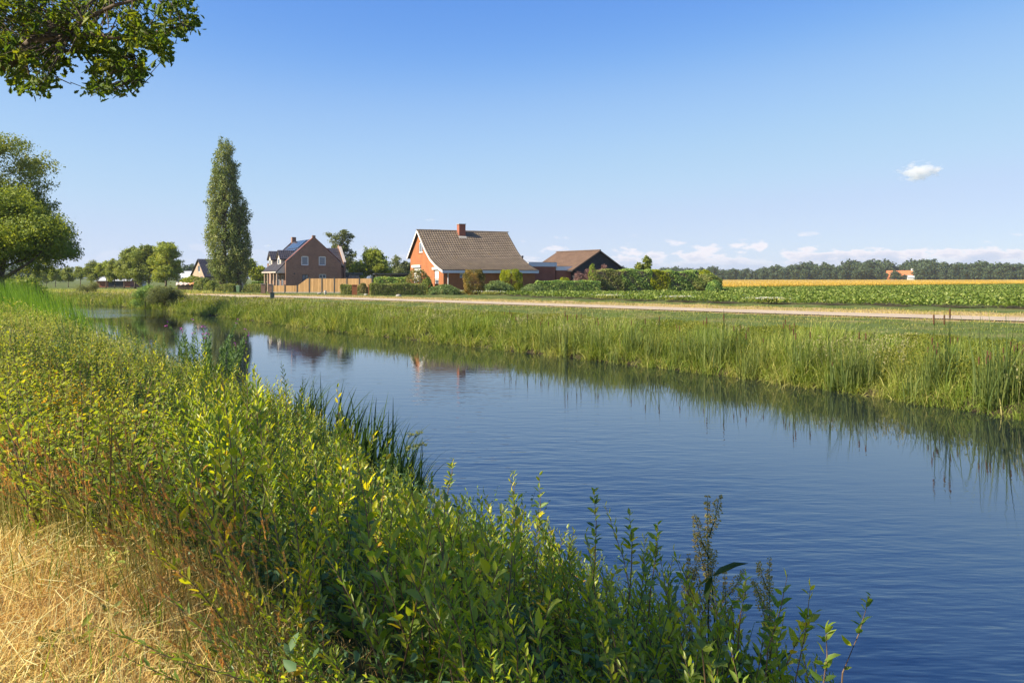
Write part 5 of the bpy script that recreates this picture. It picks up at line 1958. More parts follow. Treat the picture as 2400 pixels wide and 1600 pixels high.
# beet field
def poly_in(px, py, poly):
    c = np.zeros(len(px), bool)
    for (x0, y0), (x1, y1) in zip(poly, poly[1:] + poly[:1]):
        k = ((y0 > py) != (y1 > py)) & (px < (x1 - x0) * (py - y0) / (y1 - y0 + 1e-12) + x0)
        c ^= k
    return c


beet_poly = [(-2.5, 95), (2.5, 79), (14.8, 62), (31.5, 50.5), (80, 8), (140, 30), (120, 196), (33, 129)]
sp = Soup()
n = 120000
x, y = rng.uniform(-2, 122, n), rng.uniform(8, 196, n)
keep = poly_in(x, y, beet_poly) & frustum(x, y, 3) & (rng.random(n) < np.clip(70 / np.hypot(x, y), 0, 1) ** 1.2)
keep &= ~((y > 97.5) & (x < 28))
x, y = x[keep], y[keep]
u = (x * .71 - y * .70)
shift = (np.round(u / .5) * .5 - u) * .55
x, y = x + shift * .71, y - shift * .70
per = 9
P = np.repeat(np.stack([x, y, np.full(len(x), .02)], 1), per, 0)
a_ = rng.uniform(0, 6.28, len(P))
up = rng.uniform(.15, .55, len(P)) * np.repeat(1 + .25 * patch(x, y, .5), per)
P[:, 0] += np.cos(a_) * .10
P[:, 1] += np.sin(a_) * .10
P[:, 2] += up * .55
D = np.stack([np.cos(a_), np.sin(a_), rng.uniform(-.1, 1.3, len(P))], 1)
sz = rng.uniform(.12, .27, len(P)) * np.interp(np.repeat(np.hypot(x, y), per), [50, 150], [.95, 1.5])
put_leaves(sp, 'quad', P, D, sz, sz * .62, rng.random(len(P)) * .8 + .1, roll=.5)
tag(sp.build('beet_crop', M['beet']), 'dense green beet leaves filling the field beyond the road', 'beet crop', kind='stuff')
m = MB()
m.face([(px_, py_, .015) for px_, py_ in beet_poly])
tag(m.build('field_soil', plain('soil', (0.07, 0.06, 0.03), .95, .1, .3)), kind='structure')

# wheat field: a deep bed of ears with a ragged near edge
wa, wb = Vector((33, 130)), Vector((165, 228))
sp = Soup()
uu = np.linspace(0, 1, 130)
vv = np.concatenate([np.linspace(0, .05, 10), np.linspace(.07, 1, 50)])
UU, VV = np.meshgrid(uu, vv, indexing='xy')
Lf, Rf = Vector((-30, 640)), Vector((560, 645))
X_ = (wa.x * (1 - UU) + wb.x * UU) * (1 - VV) + (Lf.x * (1 - UU) + Rf.x * UU) * VV
Y_ = (wa.y * (1 - UU) + wb.y * UU) * (1 - VV) + (Lf.y * (1 - UU) + Rf.y * UU) * VV
Z_ = .66 + .05 * np.sin(X_ * .9) * np.sin(Y_ * .7)
Z_[0] = 0.0
sp.V.append(np.stack([X_.ravel(), Y_.ravel(), Z_.ravel()], 1))
ii = np.arange(X_.size).reshape(X_.shape)
sp.Q.append(np.stack([ii[:-1, :-1], ii[:-1, 1:], ii[1:, 1:], ii[1:, :-1]], -1).reshape(-1, 4))
sp.t.append(rng.random(X_.size) * .5 + .2)
sp.n = X_.size
n = 60000
u_, v_ = rng.random(n), rng.random(n) ** 3.2
x = (wa.x * (1 - u_) + wb.x * u_) * (1 - v_) + (Lf.x * (1 - u_) + Rf.x * u_) * v_
y = (wa.y * (1 - u_) + wb.y * u_) * (1 - v_) + (Lf.y * (1 - u_) + Rf.y * u_) * v_
z = np.where(v_ < .003, .05, .5)
put_blades(sp, np.stack([x, y, z], 1), .85 - z + rng.normal(size=n) * .06, rng.uniform(0, 6.28, n), rng.uniform(.1, .7, n), .05 + .0004 * y, rng.random(n) * .8 + .2 * np.sin(u_ * 37), 2)
tag(sp.build('wheat_crop', M['wheat']), 'golden ripe wheat field in front of the far wood', 'wheat crop', kind='stuff')
sp = Soup()                                            # weedy green strip between beet and wheat
n = 9000
u_ = rng.random(n)
x = wa.x + (wb.x - wa.x) * u_ + rng.normal(size=n) * .5
y = wa.y + (wb.y - wa.y) * u_ - rng.uniform(.3, 2.2, n)
put_blades(sp, np.stack([x, y, np.zeros(n)], 1), rng.uniform(.3, .85, n), rng.uniform(0, 6.28, n), rng.uniform(.1, .8, n), np.full(n, .10), rng.random(n) * .4, 2)
tag(sp.build('field_margin_grass', M['reed']), 'green weedy strip between the beets and the wheat', 'grass', kind='stuff')

# white flowering clumps at the edge of the beets
for i, (px, py, w_, lab) in enumerate(((1095, 690, 1.5, 'low silvery flower patch at the foot of the bronze clipped shrub'), (1150, 692, 1.3, 'pale flower patch below the sloping juniper'), (1425, 703, 1.1, 'white flowering patch at the beet edge below the barn'),
                                       (1590, 707, 1.2, 'white flowering patch at the beet edge below the golden hedge'), (1788, 712, 1.0, 'white flowering patch farther along the beet edge'), (1815, 712.5, .8, 'small white flowering patch just past the largest beet edge patch'))):
    x0, y0 = gp(px, py)
    t = thing('wildflower_clump', lab, 'wildflowers', (x0, y0, 0))
    n = 420
    P = np.stack([rng.normal(size=n) * w_ * .55, rng.normal(size=n) * .35, rng.uniform(.1, .42, n)], 1)
    sp = Soup()
    put_leaves(sp, 'quad', P, rdir(n) + np.array([0, 0, .8]), .16, .06, rng.random(n))
    sp.build('foliage', M['herb'], t)
    n = 260
    P = np.stack([rng.normal(size=n) * w_ * .55, rng.normal(size=n) * .35, rng.uniform(.36, .5, n)], 1)
    sp = Soup()
    a_ = rng.uniform(0, 6.28, n)
    put_leaves(sp, 'quad', P, np.stack([np.cos(a_), np.sin(a_), a_ * 0 + .1], 1), .10, .09, rng.random(n), roll=.2)
    sp.build('blossom', M['white_flower'], t)


# ------------------------------------------------------------------ cattails on the far water's edge
def cattail_variant(seed, heads):
    r = np.random.default_rng(seed)
    t = thing('cattail_clump', 'cattail clump', 'cattails')
    n = 34
    sp = Soup()
    a_ = r.uniform(0, 6.28, n)
    P = np.stack([np.cos(a_) * r.random(n) ** .7 * .42, np.sin(a_) * r.random(n) * .38, np.zeros(n)], 1)
    put_blades(sp, P, r.uniform(.7, 1.6, n), r.uniform(0, 6.28, n), r.uniform(.02, .6, n), r.uniform(.016, .03, n), r.random(n), 5)
    sp.build('blade', M['cattail'], t)
    if heads:
        m, st = MB(), MB()
        for k in range(heads):
            b_ = Vector((r.uniform(-.25, .25), r.uniform(-.25, .25), 0))
            h = r.uniform(1.35, 1.8)
            tp = b_ + Vector((r.uniform(-.1, .1), r.uniform(-.1, .1), h))
            st.tube([b_, b_.lerp(tp, .5), tp + Vector((0, 0, .14))], [.009, .008, .004], 5)
            m.tube([tp - Vector((0, 0, .20)), tp - Vector((0, 0, .17)), tp - Vector((0, 0, .02)), tp], [.008, .017, .017, .008], 7)
        st.build('stalk', M['cattail'], t)
        m.build('seed_head', M['cathead'], t)
    return t


cvar = [cattail_variant(300 + i, (0, 1, 0, 0, 3)[i]) for i in range(5)]
fresh = [True] * 5
r = np.random.default_rng(5)
spots = []
for px in (2240, 2115, 1935, 1905, 1985, 1880, 2040, 1765, 1690, 1660, 1640, 1610, 1575, 1520, 1500, 1470, 1455, 1400, 1380, 1330, 1300, 1255, 1240, 1215, 2170, 2300, 2350, 2210, 1840, 1800, 1740, 900, 870, 905, 840, 940, 1010, 660, 530):
    spots.append((px, r.uniform(.15, 1.0)))
for px in r.uniform(1150, 2420, 70):
    spots.append((px, r.uniform(.1, 2.2)))
for i, (px, s_) in enumerate(spots):
    ang = FAR[:, 0] / np.maximum(FAR[:, 1], 1) * F + CX
    ok = np.where((FAR[:, 1] > 12) & (FAR[:, 1] < 110))[0]
    j = ok[np.abs(ang[ok] - px).argmin()]
    p = FAR[j] - NRM[j] * s_
    v = int(r.integers(5)) if i >= 24 else (2, 4, 1, 2, 0, 4, 3, 1, 0)[i % 9]
    sc = (r.uniform(.95, 1.22) if i < 24 else r.uniform(.6, 1.0)) if i > 1 else (1.5, 1.35)[i]
    loc = (p[0] + r.normal() * .2, p[1] + r.normal() * .2, float(ground_z([p[0]], [p[1]])[0]) + (.12 if i < 2 else 0))
    lab = 'cattail clump standing in the far bank grass at the water edge'
    grp = 'cattail clumps along the far bank'
    if i == 0:
        lab, grp = 'tallest cattail clump with dark heads standing against the pale road', None
    if i == 1:
        lab, grp = 'cattail clump with several heads second tallest against the pale road', None
    if fresh[v]:
        fresh[v] = False
        o = cvar[v]
        o.location, o.rotation_euler, o.scale = loc, (0, 0, r.uniform(0, 6)), (sc,) * 3
        tag(o, lab, 'cattails', grp)
    else:
        o = dup(cvar[v], loc, r.uniform(0, 6), sc, lab)
        if grp:
            o['group'] = grp
        elif 'group' in o:
            del o['group']

# ------------------------------------------------------------------ near bank: reeds, weeds, dead grass
sp = Soup()
n = 70000
x, y = rng.uniform(-60, -10, n), rng.uniform(28, 82, n)
s_ = -side(x, y) - HALF
k = (s_ > -.4) & (s_ < 4.0) & frustum(x, y, 1)
x, y, s_ = x[k], y[k], s_[k]
n = len(x)
topz = EZ - (np.interp(CX + x / y * F, [-60, 20, 110, 200, 240, 420], [652, 650, 660, 690, 722, 800]) - HY) * y / F
hh = np.clip((topz - ground_z(x, y)) * np.interp(s_, [0, 2, 4.2], [1, .97, .75]), .5, 3.1) * rng.uniform(.72, 1.14, n)
put_blades(sp, np.stack([x, y, ground_z(x, y)], 1), hh, np.pi + rng.normal(size=n) * .5, rng.uniform(.1, .6, n), np.interp(y, [20, 60], [.022, .045]), .3 + .2 * patch(x, y, .5) + rng.random(n) * .5, 4)
tag(sp.build('reed_bed', M['reed']), 'tall bright green reeds bowing in the wind along the near bank', 'reeds', kind='stuff')

sp = Soup()                                            # pale weedy growth on the bank top to the left
n = 66000
x, y = rng.uniform(-42, -1.5, n), 8 + 50 * rng.random(n) ** 1.9
s_ = -side(x, y) - HALF
k = (s_ > .3) & (s_ < 17) & frustum(x, y, 1) & (((s_ > 3.0) | (y < 26)) | (rng.random(n) < .25)) & (patch(x, y, 1.1, .4) + .9 * rng.random(n) > -.25)
x, y, s_ = x[k], y[k], s_[k]
n = len(x)
per = 6
hb = np.interp(y, [8, 14, 30, 60], [.70, .80, .98, .95]) * (1 + .34 * patch(x, y, .9)) * np.interp(s_, [.3, 2.5, 5, 9, 17], [.42, .6, 1, .85, .6])
P = np.repeat(np.stack([x, y, ground_z(x, y)], 1), per, 0)
f = rng.random(len(P)) ** .55
P[:, :2] += rng.normal(size=(len(P), 2)) * .06
P[:, 2] += f * np.repeat(hb, per)
sz = np.interp(np.repeat(y, per), [8, 20, 60], [.030, .046, .12]) * rng.uniform(.5, 1.5, len(P))
tt = np.repeat(.36 + .28 * patch(x, y, .6, 1.3), per) * .7 + rng.random(len(P)) * .55 + (f - .6) * .2
put_leaves(sp, 'quad', P, rdir(len(P)) + np.array([-.2, 0, .6]), sz, sz * .42, tt, roll=.9)
tag(sp.build('weed_growth', M['herb']), 'pale yellow green weeds covering the near bank top', 'weeds', kind='stuff')
sp = Soup()                                            # thin pale stems among them
n = 9000
x, y = rng.uniform(-30, -1.5, n), 8 + 34 * rng.random(n) ** 1.6
s_ = -side(x, y) - HALF
k = (s_ > 1.2) & (s_ < 14) & frustum(x, y, 1)
x, y = x[k], y[k]
n = len(x)
put_blades(sp, np.stack([x, y, ground_z(x, y)], 1), rng.uniform(.5, 1.05, n), np.pi + rng.normal(size=n), rng.uniform(.05, .6, n), np.interp(y, [8, 40], [.006, .02]), rng.random(n) * .8, 4)
tag(sp.build('dry_weed_stems', M['stalk']), 'thin dry stems standing among the bank weeds', 'weeds', kind='stuff')

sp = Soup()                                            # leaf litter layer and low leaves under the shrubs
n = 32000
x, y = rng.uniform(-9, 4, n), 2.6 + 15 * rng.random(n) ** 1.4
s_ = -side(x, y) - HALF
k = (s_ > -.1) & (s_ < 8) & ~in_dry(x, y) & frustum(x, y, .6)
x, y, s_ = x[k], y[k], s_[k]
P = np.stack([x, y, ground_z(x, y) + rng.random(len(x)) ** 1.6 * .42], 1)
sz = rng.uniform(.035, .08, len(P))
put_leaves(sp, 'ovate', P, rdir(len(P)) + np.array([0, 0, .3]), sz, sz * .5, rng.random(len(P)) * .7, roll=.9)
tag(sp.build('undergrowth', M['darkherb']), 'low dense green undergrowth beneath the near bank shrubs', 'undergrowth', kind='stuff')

# dead grass at the camera's feet: matted straw, short blades and upright tufts
sp = Soup()
n = 120000
x, y = rng.uniform(-5.2, .6, n), rng.uniform(2.4, 6.6, n)
edge = rng.normal(size=n) * .22
k = in_dry(x + edge, y + edge) & (np.abs(x) < y * .66 + .3) & (y > 2.5)
x, y = x[k], y[k]
n = len(x)
z = ground_z(x, y)
mat_ = rng.random(n) < .68
clump = .5 + .5 * patch(x, y, 3.1) * np.sign(patch(x, y, 1.3, 1.1))
hh = np.where(mat_, rng.uniform(.05, .15, n), rng.uniform(.06, .24, n) * (.7 + .5 * clump))
bend = np.where(mat_, rng.uniform(1.1, 2.4, n), rng.uniform(.1, 1.5, n))
tint = .40 + .20 * patch(x, y, 1.9, .7) + .14 * patch(x, y, 5.0, .3) + rng.normal(size=n) * .22
put_blades(sp, np.stack([x, y, z + np.where(mat_, rng.random(n) ** 2 * .09, 0)], 1), hh, rng.uniform(0, 6.28, n), bend, rng.uniform(.002, .0055, n), tint, 4)
nt = 900
tx, ty = rng.uniform(-5.2, .4, nt), rng.uniform(2.4, 5.6, nt)
k = in_dry(tx + rng.normal(size=nt) * .15, ty + rng.normal(size=nt) * .15)
tx, ty = tx[k], ty[k]
nt, per = len(tx), 46
R_ = lambda a: np.repeat(a, per)
n = nt * per
ao = rng.uniform(0, 6.28, n)
ro = R_(rng.uniform(.015, .06, nt)) * rng.random(n) ** .5
bx, by = R_(tx) + np.cos(ao) * ro, R_(ty) + np.sin(ao) * ro
put_blades(sp, np.stack([bx, by, ground_z(bx, by)], 1), R_(rng.uniform(.07, .24, nt)) * rng.uniform(.5, 1.2, n), ao + rng.normal(size=n) * .4, rng.uniform(.1, 1.7, n), rng.uniform(.002, .0045, n), R_(rng.uniform(.15, .75, nt)) + rng.normal(size=n) * .16, 4)
tag(sp.build('dead_grass', M['straw']), 'sunburnt straw coloured grass on the near bank top', 'grass', kind='stuff')
sp = Soup()                                            # greener living blades in it
n = 8000
x, y = rng.uniform(-5, .8, n), rng.uniform(2.5, 6.6, n)
k = in_dry(x + .2 * rng.normal(size=n), y + .25 * rng.normal(size=n)) & (patch(x, y, 1.6, 2.2) + (x + 1.5) * .3 + rng.normal(size=n) * .5 > .35)
x, y = x[k], y[k]
n = len(x)
put_blades(sp, np.stack([x, y, ground_z(x, y)], 1), rng.uniform(.12, .42, n), rng.uniform(0, 6.28, n), rng.uniform(.1, .9, n), rng.uniform(.003, .007, n), rng.random(n) * .8, 4)
tag(sp.build('living_grass', M['sedge']), 'green grass blades mixed into the dead grass', 'grass', kind='stuff')

# broken straws lying about on it
sp = Soup()
n = 5200
x, y = rng.uniform(-5, .4, n), rng.uniform(2.5, 6.2, n)
k = in_dry(x + .2 * rng.normal(size=n), y + .2 * rng.normal(size=n))
x, y = x[k], y[k]
n = len(x)
a_ = rng.uniform(0, 6.28, n)
L2_ = rng.uniform(.08, .34, n)
A3 = np.stack([x, y, ground_z(x, y) + rng.uniform(.01, .13, n)], 1)
B3 = A3 + np.stack([np.cos(a_) * L2_, np.sin(a_) * L2_, L2_ * rng.normal(size=n) * .35], 1)
B3[:, 2] = np.maximum(B3[:, 2], ground_z(B3[:, 0], B3[:, 1]) + .005)
put_tubes(sp, A3, B3, .0022, .0014, rng.uniform(.45, 1, n), 3)
tag(sp.build('broken_straw', M['straw']), 'loose broken straws lying on the dead grass', 'straw', kind='stuff')

# small green weeds in the dead grass
for i, (px, py, w_, nl, leaf, lab) in enumerate(((245, 1345, .16, 26, 'herb', 'pale leafy weed standing in the dead grass below the seeding grass'), (150, 1535, .15, 60, 'meadow', 'yellow green cushion of weed at the bottom of the dead grass'), (440, 1515, .13, 16, 'meadow', 'flat green weed rosette in the dead grass near the bottom'),
                                                 (360, 1425, .12, 14, 'reed', 'tuft of upright green leaves in the middle of the dead grass'), (60, 1270, .2, 8, 'reed', 'broad bright green grass blades at the left edge of the dead grass'), (640, 1560, .14, 30, 'bramble', 'leafy weed between the dead grass and the willow shrubs'), (250, 1440, .1, 12, 'hedge', 'tiny weed left of the upright green tuft'))):
    x0, y0 = gp(px, py, .36)
    t = thing('green_weed', lab, 'weed', (x0, y0, float(ground_z([x0], [y0])[0])))
    rr = np.random.default_rng(700 + i)
    sp, st = Soup(), MB()
    if leaf == 'reed':
        put_blades(sp, rr.normal(size=(nl, 3)) * np.array([.03, .03, 0]), rr.uniform(.16, .34, nl), rr.uniform(0, 6.28, nl), rr.uniform(.2, .9, nl), np.full(nl, .014), rr.random(nl), 5)
    else:
        a_ = rr.uniform(0, 6.28, nl)
        zz = rr.random(nl) * (.2 if i != 1 else .08)
        P = np.stack([np.cos(a_) * w_ * rr.random(nl) * .7, np.sin(a_) * w_ * rr.random(nl) * .7, zz + .02], 1)
        put_leaves(sp, 'ovate', P, np.stack([np.cos(a_), np.sin(a_), rr.uniform(.1, .9, nl)], 1), rr.uniform(.03, .08, nl), rr.uniform(.015, .035, nl), rr.random(nl), roll=.4, r=rr)
    sp.build('foliage', M[leaf], t)
    st.tube([(0, 0, -.02), (.01, 0, .1), (.0, .01, .2)], [.003, .002, .001], 5)
    st.build('stalk', M['stalk'], t)

# orange brown seeding grass leaning left in the wind
sp, sh = Soup(), Soup()
n = 620
x = rng.uniform(-4.6, -.85, n)
lim = np.interp(x, [-40, -3.4, -2.0, -1.3, -0.95, -0.6, -.4], [5.3, 5.2, 4.65, 4.15, 3.4, 3.4, 3.2])
y = lim + rng.normal(size=n) * .26 - .22
k = (np.abs(x) < y * .66)
x, y = x[k], y[k]
n = len(x)
P = np.stack([x, y, ground_z(x, y)], 1)
H_ = rng.uniform(.38, .80, n)
az = np.pi + rng.normal(size=n) * .7
bend = rng.uniform(.1, .75, n)
put_blades(sp, P, H_, az, bend, rng.uniform(.0035, .006, n), rng.random(n) * .6, 6, face=rng.uniform(0, 6.28, n))
put_blades(sp, P, H_ * .6, az + 1, bend * 1.4, rng.uniform(.004, .008, n), rng.random(n) * .5, 4)
tag(sp.build('seeding_grass', M['stalk']), 'tall brown seeding grass at the edge of the shrubs', 'grass', kind='stuff')
t = np.linspace(0, 1, 7)
th = bend[:, None] * (0.25 + t[None]) ** 1.5
dx = np.cumsum(np.sin(th), 1) / 6
dz = np.cumsum(np.cos(th), 1) / 6
dx, dz = dx - dx[:, :1], dz - dz[:, :1]
tip = P + np.stack([np.cos(az) * dx[:, -1] * H_, np.sin(az) * dx[:, -1] * H_, dz[:, -1] * H_], 1)
tan = unit(np.stack([np.cos(az) * np.sin(th[:, -1]), np.sin(az) * np.sin(th[:, -1]), np.cos(th[:, -1])], 1))
per = 26
fr = rng.random(n * per)
hl = np.repeat(rng.uniform(.05, .12, n), per)
Ps = np.repeat(tip, per, 0) - np.repeat(tan, per, 0) * (fr * hl)[:, None]
put_leaves(sh, 'quad', Ps, np.repeat(tan, per, 0) * 1.6 + rdir(n * per) * .7, rng.uniform(.012, .024, n * per), .005, np.repeat(rng.random(n), per) * .7 + rng.random(n * per) * .3)
tag(sh.build('seeding_grass_ears', M['seed']), 'orange brown ears of the tall seeding grass', 'grass', kind='stuff')


# ------------------------------------------------------------------ near bank shrubs and herbs
def shoot_points(r, base, az, tilt, L, curve, k):
    """A leaning, slightly curved shoot sampled at k points; returns points and tangents."""
    t = np.linspace(0, 1, k)
    th = tilt + curve * t
    d = np.stack([np.cos(az) * np.sin(th), np.sin(az) * np.sin(th), np.cos(th)], 1)
    p = np.cumsum(d, 0) * L / (k - 1)
    return base + p - p[0], d


TIPS = {}


def willow_variant(seed, ns=10, L=(.7, 1.15), leaf='willow', ll=(.055, .105), asp=.27, kind='lance', spread=.24, per=34, name='willow_shrub', spiral=2.4, up=1.0, wind=.22, start=.16, stem='willow_stem', lean=.42):
    r = np.random.default_rng(seed)
    t = thing(name, name.replace('_', ' '), 'shrub')
    tips = TIPS[t.name] = []
    sp, st = Soup(), MB()
    for i in range(ns):
        a_ = r.uniform(0, 6.28)
        b_ = np.array([math.cos(a_), math.sin(a_), 0]) * spread * r.random() ** .6
        LL = r.uniform(*L)
        az = a_ + r.normal() * .5
        p, d = shoot_points(r, b_, az, r.uniform(.03, lean), LL, r.uniform(-.1, .45), per)
        p[:, 0] -= wind * np.linspace(0, 1, per) ** 2 * LL
        tips.append(p[-1])
        q = [0, per // 3, 2 * per // 3, per - 1]
        st.tube([tuple(p[j]) for j in q], [.0055, .0045, .003, .0012], 5)
        j = np.arange(int(per * start), per)
        ph = a_ + spiral * j + r.normal(size=len(j)) * .3
        f = j / per
        rad = np.stack([np.cos(ph), np.sin(ph), np.zeros(len(j))], 1)
        D = rad * (1.0 - .35 * f)[:, None] + d[j] * (up * (.55 + .7 * f))[:, None] + np.array([-wind * 1.3, 0, 0])
        ls = r.uniform(*ll, len(j)) * np.interp(f, [0, .2, .75, 1], [.7, 1, .95, .45])
        put_leaves(sp, kind, p[j] + rad * .004, D, ls, ls * asp * r.uniform(.8, 1.25, len(j)), r.random() * .22 + r.random(len(j)) * .38 + .14 * f + np.where(r.random(len(j)) < .045, .35, 0), roll=.5, r=r)
    sp.build('foliage', M[leaf], t)
    st.build('woody_stem', M[stem], t)
    return t


def silhouette(px):
    """Rows the plants on the near bank reach up to, read off the photo."""
    return np.interp(px, [0, 120, 220, 330, 430, 520, 640, 760, 880, 1000, 1100, 1300, 1500, 1650, 1800, 2000, 2060, 2400],
                     [745, 765, 770, 800, 800, 800, 855, 948, 1040, 1100, 1115, 1140, 1215, 1290, 1350, 1420, 1560, 1650])


wv = [willow_variant(400 + i, ns=(10, 13, 8, 11, 7, 14)[i], L=((.6, 1.15), (.5, 1.0), (.7, 1.25), (.5, 1.1), (.8, 1.3), (.4, .9))[i], asp=(.24, .20, .30, .22, .36, .24)[i], per=(42, 46, 38, 44, 34, 48)[i], ll=((.06, .105), (.05, .088), (.065, .115), (.052, .095), (.062, .105), (.042, .08))[i], wind=(.25, .5, .15, .6, .1, .4)[i], lean=(.42, .6, .35, .7, .3, .8)[i]) for i in range(6)]
net = [willow_variant(460 + i, ns=9, L=(.5, .95), ll=(.045, .075), asp=.52, kind='ovate', per=16, spiral=1.57, wind=.05, lean=.28, up=.25, spread=.28, leaf='darkherb', stem='darkherb', name='nettle_clump') for i in range(2)]
wide = [willow_variant(420 + i, ns=8, L=(.7, 1.1), ll=(.07, .12), asp=.40, per=24, wind=.08, lean=.3, name='sallow_shrub') for i in range(3)]
bram = [willow_variant(430 + i, ns=13, L=(.6, 1.0), leaf='bramble', ll=(.035, .065), asp=.62, kind='ovate', per=30, spread=.3, up=.5, wind=.1, name='bramble_shrub', lean=.7) for i in range(4)]
sap = [willow_variant(440 + i, ns=9, L=(.6, .95), leaf='orange_oak', ll=(.05, .085), asp=.62, kind='oak', per=26, spread=.22, up=.4, wind=.08, name='oak_sapling', lean=.5) for i in range(2)]
H0 = {'w': 1.13, 'd': .95, 'b': .75, 's': .8}
used = set()


def place(v, loc, rz, sc, lab, grp, tilt=(0, 0)):
    if v.name in used:
        o = dup(v, loc, rz, sc, lab, None, tilt)
        if 'group' in o and not grp:
            del o['group']
    else:
        used.add(v.name)
        o = v
        o.location, o.rotation_euler = loc, (tilt[0], tilt[1], rz)
        o.scale = (sc,) * 3 if isinstance(sc, (int, float)) else sc
        o['label'] = lab
    if grp:
        o['group'] = grp
    return o


r = np.random.default_rng(31)
pts = []
tries = 0
while len(pts) < 330 and tries < 60000:
    tries += 1
    Yv = 3.2 + 13.5 * r.random() ** 1.35
    Xv = r.uniform(-.64 * Yv - .3, 4.6)
    s_ = -side([Xv], [Yv])[0] - HALF
    if s_ < .05 or s_ > 8.5 or in_dry(np.array([Xv]), np.array([Yv - .1]))[0]:
        continue
    if Xv > Yv * .41 or (Xv > Yv * .28 and Yv < 4.3) or (Xv > -.75 and Yv < 3.4 and s_ > 3.2):
        continue
    md = .22 + .021 * Yv
    if any((Xv - a) ** 2 + (Yv - b) ** 2 < md * md for a, b, _ in pts):
        continue
    pts.append((Xv, Yv, s_))
n_w = 0
for Xv, Yv, s_ in pts:
    zg = float(ground_z([Xv], [Yv])[0])
    px = CX + Xv / Yv * F
    zmax = EZ - (silhouette(px) + r.uniform(-8, 45) - HY) * Yv / F
    room = zmax - zg
    if room < .22:
        continue
    if px < 330 + r.normal() * 60 or (s_ > 4.4 and px < 560):
        if r.random() < .2:
            v, h0, lab, grp = sap[r.integers(2)], H0['s'], 'oak sapling with yellow and orange leaves on the near bank top', 'orange leaved oak saplings on the bank'
        else:
            v, h0, lab, grp = bram[r.integers(4)], H0['b'], 'yellow green bramble shrub on the near bank top', 'bramble shrubs on the near bank'
    elif r.random() < .13:
        v, h0, lab, grp = net[r.integers(2)], .8, 'dark green nettle clump among the willow shrubs', 'nettle clumps on the near bank'
    elif (px > 800 and r.random() < .30):
        v, h0, lab, grp = wide[r.integers(3)], H0['d'], 'broad leaved sallow shrub on the near canal bank', 'broad leaved sallow shrubs'
    else:
        v, h0, lab, grp = wv[r.integers(6)], H0['w'], 'narrow leaved willow shrub on the near canal bank', 'narrow leaved willow shrubs'
    sc = min(room / h0, r.uniform(.7, 1.2)) * (1.0 if r.random() < .6 else r.uniform(.62, .95))
    place(v, (Xv, Yv, zg - .02), r.uniform(-.6, .6), sc * r.uniform(.92, 1.0), lab, grp)
    n_w += 1
print('near shrubs', n_w)


# flowering willowherb standing dark against the water
def herb_spot(px, py_base, Y):
    X = (px - CX) / F * Y
    return X, Y, float(ground_z([X], [Y])[0])


wh = [willow_variant(450 + i, ns=(15, 17)[i], L=(.85, 1.4), leaf='darkherb', ll=(.06, .10), asp=.30, per=84, spread=.34, wind=.0, name='willowherb', lean=.34, start=.06, stem='darkherb') for i in range(2)]
for v, nf in ((wh[0], 16), (wh[1], 0)):
    if not nf:
        continue
    rr = np.random.default_rng(9)
    sp = Soup()
    tp = np.array(TIPS[v.name])
    P = np.repeat(tp[tp[:, 2].argsort()[-6:]], 2, 0)
    P = P + rr.normal(size=P.shape) * np.array([.025, .025, .03]) - np.array([0, 0, .03])
    nf = len(P)
    P = np.repeat(P, 7, 0) + rr.normal(size=(nf * 7, 3)) * .008
    put_leaves(sp, 'ovate', P, rdir(len(P), rr), .024, .018, np.zeros(len(P)), r=rr)
    sp.build('blossom', M['pink_flower'], v)
for px, Y, ztop, v, lab in ((478, 17.0, 735, wh[0], 'tall purple flowering willowherb in front of the water'), (405, 18.0, 772, wh[1], 'dark leafy willowherb left of the purple flowering one'), (345, 18.5, 768, wh[1], 'dark leafy willowherb nearest the pale weeds'),
                            (515, 16.5, 760, wh[0], 'smaller purple flowering willowherb on the right of the tall one'), (170, 16.0, 738, wh[1], 'dark green willowherb among the pale weeds')):
    X, Y, zg = herb_spot(px, 0, Y)
    top = EZ - (ztop - HY) * Y / F
    place(v, (X, Y, zg), r.uniform(0, 6), (top - zg) / 1.38, lab, None)


# dock plants with seed spires
def dock_variant(seed):
    r = np.random.default_rng(seed)
    t = thing('dock_plant', 'dock plant', 'dock plant')
    st, sd, lf = MB(), Soup(), Soup()
    axes = [((0, 0, 0), (.02, .01, 1.0))] + [((0, 0, .42 + .1 * k), (r.uniform(-.14, .14), r.uniform(-.1, .1), .66 + .09 * k)) for k in range(5)]
    for i, (a_, b_) in enumerate(axes):
        a_, b_ = Vector(a_), Vector(b_)
        st.tube([a_, a_.lerp(b_, .5) + Vector((0, 0, -.02 * (i > 0))), b_], [.006 if i == 0 else .003, .004 if i == 0 else .002, .001], 5)
        n = 420 if i == 0 else 190
        f = r.random(n) * (.55 if i == 0 else .9) + (.45 if i == 0 else .1)
        whorl = np.round(f * 34) / 34 + r.normal(size=n) * .004
        P = np.array(a_) + (np.array(b_) - np.array(a_)) * whorl[:, None]
        d = rdir(n, r) * np.array([1, 1, .35])
        P = P + d * (np.interp(f, [.1, .5, 1], [.018, .032, .008]) * r.uniform(.4, 1, n))[:, None]
        put_leaves(sd, 'quad', P, d + np.array([0, 0, -.3]), .0125, .011, r.random(n), r=r)
    n = 7
    a_ = r.uniform(0, 6.28, n)
    zz = r.uniform(.05, .45, n)
    ls = np.interp(zz, [0, .45], [.30, .18])
    put_leaves(lf, 'lance', np.stack([zz * 0, zz * 0, zz], 1), np.stack([np.cos(a_), np.sin(a_), r.uniform(.2, .9, n)], 1), ls, ls * .24, r.random(n), r=r)
    st.build('stalk', M['dock'], t)
    lf.build('leaf_rosette', M['dock'], t)
    sd.build('seed_spire', M['dockseed'], t)
    return t


